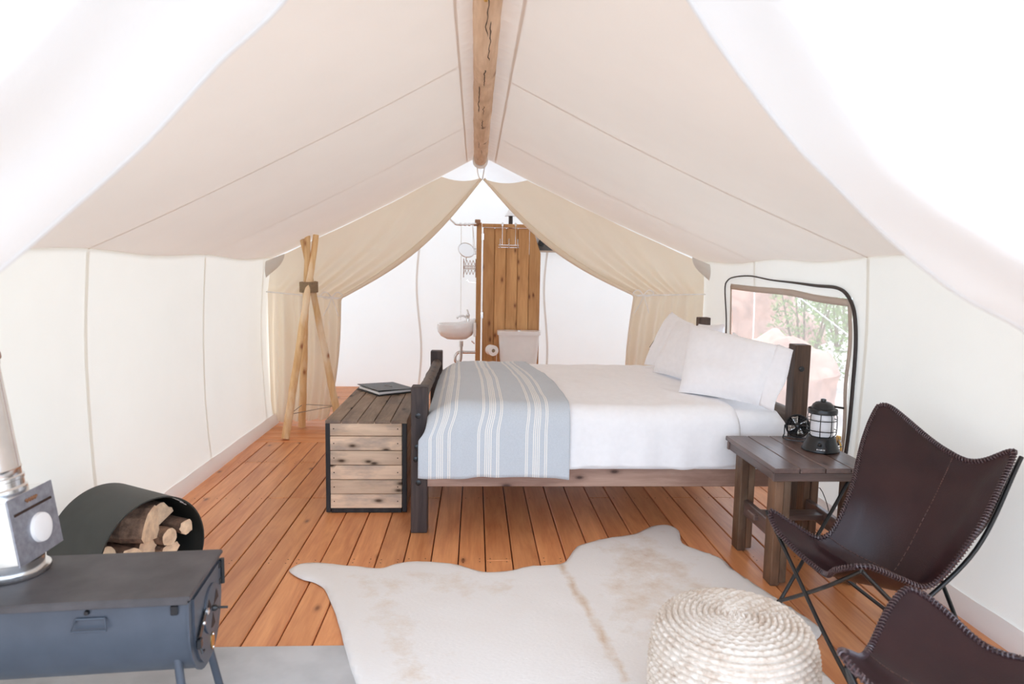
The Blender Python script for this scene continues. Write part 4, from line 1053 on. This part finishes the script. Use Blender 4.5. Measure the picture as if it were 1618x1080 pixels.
def fire(label, cx, cz, r, d0, d1, kind, seed, yaw=0., pitch=0.):
    rnd = random.Random(seed); c = dc + dr * cx + Vector((0, 0, cz))
    Rw = Matrix.Rotation(yaw, 3, 'Z') @ Matrix.Rotation(pitch, 3, dr)
    X, Yv, Z = Rw @ dr, Rw @ Vector((0, 0, 1)), Rw @ dn
    m = MB()
    if kind == 'round':
        poly = [((r + .08 * r * rnd.uniform(-1, 1)) * math.cos(2 * PI * k / 18), (r + .08 * r * rnd.uniform(-1, 1)) * math.sin(2 * PI * k / 18)) for k in range(18)]; mats = [0] * 18
    else:
        a0 = kind; n = 9; poly = [(-r * .55 * math.cos(a0), -r * .55 * math.sin(a0))]; mats = []
        for k in range(n):
            a = a0 - 1.05 + 2.1 * k / (n - 1); q = r * (1 + .1 * rnd.uniform(-1, 1)); poly.append((q * math.cos(a), q * math.sin(a)))
        mats = [1] + [0] * (n - 1) + [1]
    o = c; n = len(poly); NS = 7
    for i in range(NS + 1):
        d = d0 + (d1 - d0) * i / NS; k = 1 + .05 * rnd.uniform(-1, 1)
        for a, b_ in poly: m.v.append(o + X * a * k + Yv * b_ * k + Z * (d + .004 * rnd.uniform(-1, 1)))
    for i in range(NS):
        for k in range(n): m.f.append([i * n + k, i * n + (k + 1) % n, (i + 1) * n + (k + 1) % n, (i + 1) * n + k]); m.m.append(mats[k])
    m.f.append(list(range(n))[::-1]); m.m.append(2); m.f.append([NS * n + k for k in range(n)]); m.m.append(2)
    tag(obj('firewood_log', m, [M['bark'], M['cut'], M['cut_end']]), label, 'log', 'firewood logs in the steel drum')
fire('largest split log lying on top of the firewood pile', .035, .090, .105, -.25, -.03, 2.3, 1, .48)
fire('split log end behind the two round log ends, top right of the pile', .085, .118, .066, -.31, -.07, 1.2, 2, .12)
fire('round log with ringed end, left of the two round ends', .082, .043, .040, -.28, -.012, 'round', 3, .18)
fire('small round log end at the right edge of the drum', .172, .058, .034, -.30, -.02, 'round', 4, .06)
fire('pale split log low on the left of the pile', -.108, -.035, .082, -.28, -.015, 1.5, 5, .10)
fire('dark bark log in the middle of the pile under the largest log', .000, .010, .044, -.31, -.05, 'round', 6, .1)
fire('split log low at right of the pile, below the round ends', .095, -.045, .058, -.30, -.025, 1.5, 7, .06)
fire('dark bark log at the far left edge of the drum', -.182, .040, .042, -.31, -.05, 'round', 8, .0)
fire('round log in the lower row hidden low behind the stove, left', -.140, -.100, .055, -.32, -.03, 'round', 9)
fire('round log in the lower row hidden low behind the stove, centre left', -.028, -.080, .048, -.32, -.03, 'round', 10)
fire('thick round log at the bottom of the drum behind the stove', -.022, -.182, .054, -.32, -.03, 'round', 11)
fire('round log in the lower row hidden low behind the stove, right', .095, -.130, .055, -.32, -.03, 'round', 12)

# ------------------------------------------------------------------ washroom behind the bed
pt = thing('cedar_partition', 'cedar plank washroom partition standing behind the bed', 'partition', (.38, 7.5, 0))
for k in range(5):
    m = MB(); x0 = .083 + .1265 * k
    if k < 4: m.box((x0 + .061, 7.50, .98), (.122, .022, 1.94), b=.005)
    else:
        poly = [(x0, .01), (x0 + .122, .01), (x0 + .122, 1.68), (x0 + .03, 1.95), (x0, 1.95)]
        m.prism(poly, 7.489, 7.511, ((0, 0, 0), (1, 0, 0), (0, 0, 1), (0, 1, 0)))
    obj('plank', m, M['cedar'], pt, centre=True)
m = MB(); m.box((.385, 7.519, .84), (.60, .012, 1.66), b=.002); obj('backing', m, M['cedar'], pt, centre=True)
m = MB(); m.box((.335, 7.519, 1.80), (.50, .012, .28), b=.002); obj('backing', m, M['cedar'], pt, centre=True)
m = MB(); m.box((.37, 7.485, 1.972), (.60, .045, .038), b=.003); obj('top_rail', m, M['cedar'], pt, centre=True)
m = MB(); m.box((.037, 7.48, 1.0), (.055, .05, 2.0), b=.004); obj('post', m, M['cedar'], pt, centre=True)
m = MB(); m.box((.037, 7.78, 1.0), (.03, .56, 1.98), b=.004); obj('side_panel', m, M['cedar'], pt, centre=True)
m = MB()
for zz in (.3, 1.0, 1.85): m.box((.075, 7.468, zz), (.03, .006, .07), b=.001)
obj('hinge', m, M['chrome'], pt)
m = MB(); m.box((.02, 7.44, 2.005), (.06, .05, .05), b=.006); m.box((.0, 7.43, 1.975), (.05, .04, .03), b=.005); obj('pipe_bracket', m, M['copper'], pt)

hr = thing('hook_rack', 'chrome over-door hook rack hanging on the cedar partition', 'hook rack', (.36, 7.45, 1.74))
m = MB()
for xx in (.288, .43):
    m.tube(curve([(xx, 7.52, 1.97), (xx, 7.515, 2.0), (xx, 7.455, 2.0), (xx, 7.453, 1.95), (xx, 7.453, 1.76)], 20), .0045, 6); m.box((xx, 7.452, 1.985), (.022, .008, .035), b=.002)
for zz in (1.765, 1.74): m.tube([(.25, 7.450, zz), (.47, 7.450, zz)], .0045, 6)
obj('frame', m, M['chrome'], hr, smooth=True)
for xx in (.265, .36, .455):
    m = MB(); m.tube(curve([(xx, 7.446, 1.83), (xx, 7.43, 1.79), (xx, 7.43, 1.75), (xx, 7.40, 1.735), (xx, 7.39, 1.765)], 14), .0045, 6); obj('hook', m, M['chrome'], hr, smooth=True)

tl = thing('toilet', 'white ceramic toilet with cistern in front of the cedar partition', 'toilet', (.48, 7.25, 0))
def tank(z0, z1, w0, w1, d, cx, cy, nz_=8):
    m = MB()
    for i in range(nz_ + 1):
        t = i / nz_; w = w0 + (w1 - w0) * t ** .7
        for k in range(32):
            a = 2 * PI * k / 32; ca, sa_ = math.cos(a), math.sin(a); e = .35
            m.v.append(Vector((cx + w / 2 * math.copysign(abs(ca) ** e, ca), cy + d / 2 * math.copysign(abs(sa_) ** e, sa_), z0 + (z1 - z0) * t)))
    for i in range(nz_):
        for k in range(32): m.f.append([i * 32 + k, i * 32 + (k + 1) % 32, (i + 1) * 32 + (k + 1) % 32, (i + 1) * 32 + k]); m.m.append(0)
    m.f += [list(range(32))[::-1], [nz_ * 32 + k for k in range(32)]]; m.m += [0, 0]; return m
obj('cistern', tank(.40, .805, .37, .44, .19, .478, 7.36), M['ceramic'], tl, smooth=True)
obj('cistern_lid', tank(.803, .845, .465, .47, .215, .478, 7.355, 3), M['ceramic'], tl, smooth=True)
m = MB(); m.lathe([(.024, 0), (.024, .008), (.008, .010)], (.478, 7.35, .845), 20); obj('flush_button', m, M['chrome'], tl, smooth=True)
m = MB(); m.lathe([(.11, 0), (.10, .12), (.13, .25), (.175, .37), (.185, .40), (.15, .41), (.12, .36), (.03, .28)], (.478, 7.08, 0), 32); obj('bowl', m, M['ceramic'], tl, smooth=True)

tr = thing('toilet_roll', 'white toilet paper roll on a holder beside the cistern', 'toilet roll', (.185, 7.2, .645))
m = MB(); rx = Matrix.Rotation(PI / 2, 3, 'X') @ Matrix.Rotation(.35, 3, 'Y')
m.lathe([(.020, -.05), (.055, -.05), (.056, .05), (.020, .05), (.020, -.05)], (.185, 7.22, .645), 30, rx, cap=False); obj('roll', m, M['paper'], tr, smooth=True)
m = MB(); m.grid(lambda u, v: (.236, 7.17 + .095 * u, .645 - .12 * v), 2, 4); solid(obj('loose_sheet', m, M['paper'], tr), .002)
m = MB(); m.lathe([(.020, -.045), (.020, .046)], (.185, 7.22, .645), 18, rx); obj('core', m, M['jute'], tr, smooth=True)
m = MB(); m.tube([(.185, 7.2, .645), (.20, 7.33, .645), (.20, 7.487, .645)], .006, 8); m.lathe([(.02, 0), (.02, .008)], (.20, 7.479, .645), 14, Matrix.Rotation(-PI / 2, 3, 'X')); obj('holder', m, M['chrome'], tr, smooth=True)

sk = thing('wash_basin', 'white wall-hung wash basin left of the cedar partition', 'basin', (-.19, 7.35, .85))
m = MB(); NB = 36
def basin(u, v):
    a = 2 * PI * u; ca, sa_ = math.cos(a), math.sin(a)
    prof = [(.20, .0), (.52, .0), (.80, .035), (.96, .09), (1.0, .145), (.985, .19), (.93, .192), (.86, .17), (.6, .09), (.1, .07)]
    k = v * (len(prof) - 1); i = min(len(prof) - 2, int(k)); f = k - i; r = prof[i][0] * (1 - f) + prof[i + 1][0] * f; z = prof[i][1] * (1 - f) + prof[i + 1][1] * f
    xx = -.195 + .21 * r * math.copysign(abs(ca) ** .8, ca); yy = 7.40 + .19 * r * math.copysign(abs(sa_) ** .85, sa_)
    return (min(xx, .008), yy, .745 + z * (.86 + .30 * max(0, ca)))
m.grid(basin, NB, 27); m.uv = []; obj('bowl', m, M['ceramic'], sk, smooth='all')
m = MB(); m.box((.0, 7.40, .86), (.03, .34, .15), b=.01); m.box((-.05, 7.45, .915), (.10, .2, .02), b=.008); obj('backsplash', m, M['ceramic'], sk)
m = MB(); m.lathe([(.024, 0), (.020, .02), (.018, .07), (.022, .085), (.012, .10)], (-.075, 7.40, .92), 18); m.tube(curve([(-.08, 7.395, .975), (-.13, 7.39, .995), (-.185, 7.385, .985), (-.19, 7.385, .965)], 14), .011, 10); m.bar((-.07, 7.4, 1.02), (-.085, 7.395, 1.065), .03, .012); obj('tap', m, M['chrome'], sk, smooth=True)
m = MB(); m.lathe([(.022, 0), (.022, -.06)], (-.145, 7.36, .725), 16); m.tube(curve([(-.145, 7.36, .70), (-.145, 7.36, .56), (-.16, 7.36, .50), (-.20, 7.36, .50), (-.205, 7.36, .56), (-.17, 7.37, .60), (-.10, 7.38, .60), (.01, 7.39, .60)], 50), .016, 10); m.lathe([(.026, -.012), (.026, .012)], (-.145, 7.36, .60), 16); m.tube([(.0, 7.35, .70), (-.03, 7.34, .73)], .008, 8); obj('drain_trap', m, M['chrome'], sk, smooth=True)

sp_ = thing('shower_pipe', 'bent chrome shower pipe fixed to the top of the cedar partition post', 'pipe', (-.15, 7.42, 1.97))
m = MB(); m.tube(curve([(-.33, 7.42, 2.06), (-.29, 7.42, 2.04), (-.235, 7.42, 1.99), (-.20, 7.42, 1.972), (-.10, 7.42, 1.975), (.005, 7.42, 1.985)], 40), .011, 10); obj('pipe', m, M['chrome'], sp_, smooth=True)
m = MB()
for xx in (-.165, -.115, -.07): m.lathe([(.016, -.012), (.017, 0), (.016, .012)], (xx, 7.42, 1.974), 14, ry)
obj('fitting', m, M['chrome'], sp_, smooth=True)
m = MB(); m.tube([(-.155, 7.42, 1.965), (-.153, 7.42, .945)], .0022, 5); obj('pull_chain', m, M['chrome'], sp_)

mi = thing('shaving_mirror', 'round shaving mirror on a folding scissor arm beside the partition post', 'mirror', (-.05, 7.40, 1.6))
mn = Vector((.25, -.80, .54)).normalized(); mxv = Vector((.95, .3, 0)).normalized(); mxv = (mxv - mn * mxv.dot(mn)).normalized(); mr = Matrix((mxv, mn.cross(mxv), mn)).transposed(); mc = Vector((-.098, 7.36, 1.70))
m = MB(); m.tube([mc + mr @ Vector((.086 * math.cos(a), .092 * math.sin(a), 0)) for a in [j * PI / 18 for j in range(36)]], .005, 8, closed=True); obj('rim', m, M['chrome'], mi, smooth=True)
m = MB(); m.lathe([(.084, -.004), (.084, .002)], mc, 36, mr); obj('glass', m, M['mirror'], mi, smooth=True)
m = MB()
for k in range(4):
    xa, xb = -.125 + .034 * k, -.091 + .034 * k
    for z0, z1 in ((1.44, 1.545), (1.545, 1.44), (1.49, 1.595), (1.595, 1.49)): m.bar((xa, 7.41, z0), (xb, 7.41, z1), .005, .003, (0, 1, 0), .001)
for xx in (-.125, .005): m.tube([(xx, 7.41, 1.41), (xx, 7.41, 1.61)], .004, 6)
m.tube([(-.10, 7.41, 1.59), (-.098, 7.385, 1.62)], .004, 6)
obj('scissor_arm', m, M['copper'], mi)
m = MB(); m.tube(curve([(-.095, 7.41, 1.37), (-.075, 7.41, 1.385), (-.065, 7.41, 1.36), (.01, 7.41, 1.355)], 14), .005, 6); obj('towel_hook', m, M['chrome'], mi, smooth=True)

wc = thing('wire_caddy', 'small wire soap caddy hung from the shower pipe', 'caddy', (-.03, 7.44, 1.70))
m = MB()
for xx in (-.02, .0): m.tube([(-.035, 7.435, 1.975), (xx, 7.435, 1.66)], .0025, 5)
for zz in (1.66, 1.72): m.tube([(-.10, 7.435, zz), (.006, 7.435, zz), (.006, 7.475, zz), (-.10, 7.475, zz)], .003, 5, closed=True)
for k in range(5): m.tube([(-.10 + .0255 * k, 7.435, 1.72), (-.10 + .0255 * k, 7.435, 1.66), (-.10 + .0255 * k, 7.475, 1.66)], .0022, 5)
obj('wire_basket', m, M['chrome'], wc)

lp = thing('post_lamp', 'small white cone shade on a dark post behind the partition', 'lamp', (.40, 7.95, 0))
m = MB(); m.lathe([(.066, 2.112), (.012, 2.20), (.004, 2.20), (.058, 2.112)], (.396, 7.95, 0), 28, cap=False); obj('lamp_shade', m, M['ceramic'], lp, smooth=True)
m = MB(); m.cyl((.40, 7.95, .0), (.40, 7.95, 2.14), .024); obj('post', m, M['dark_wood'], lp, smooth=True)
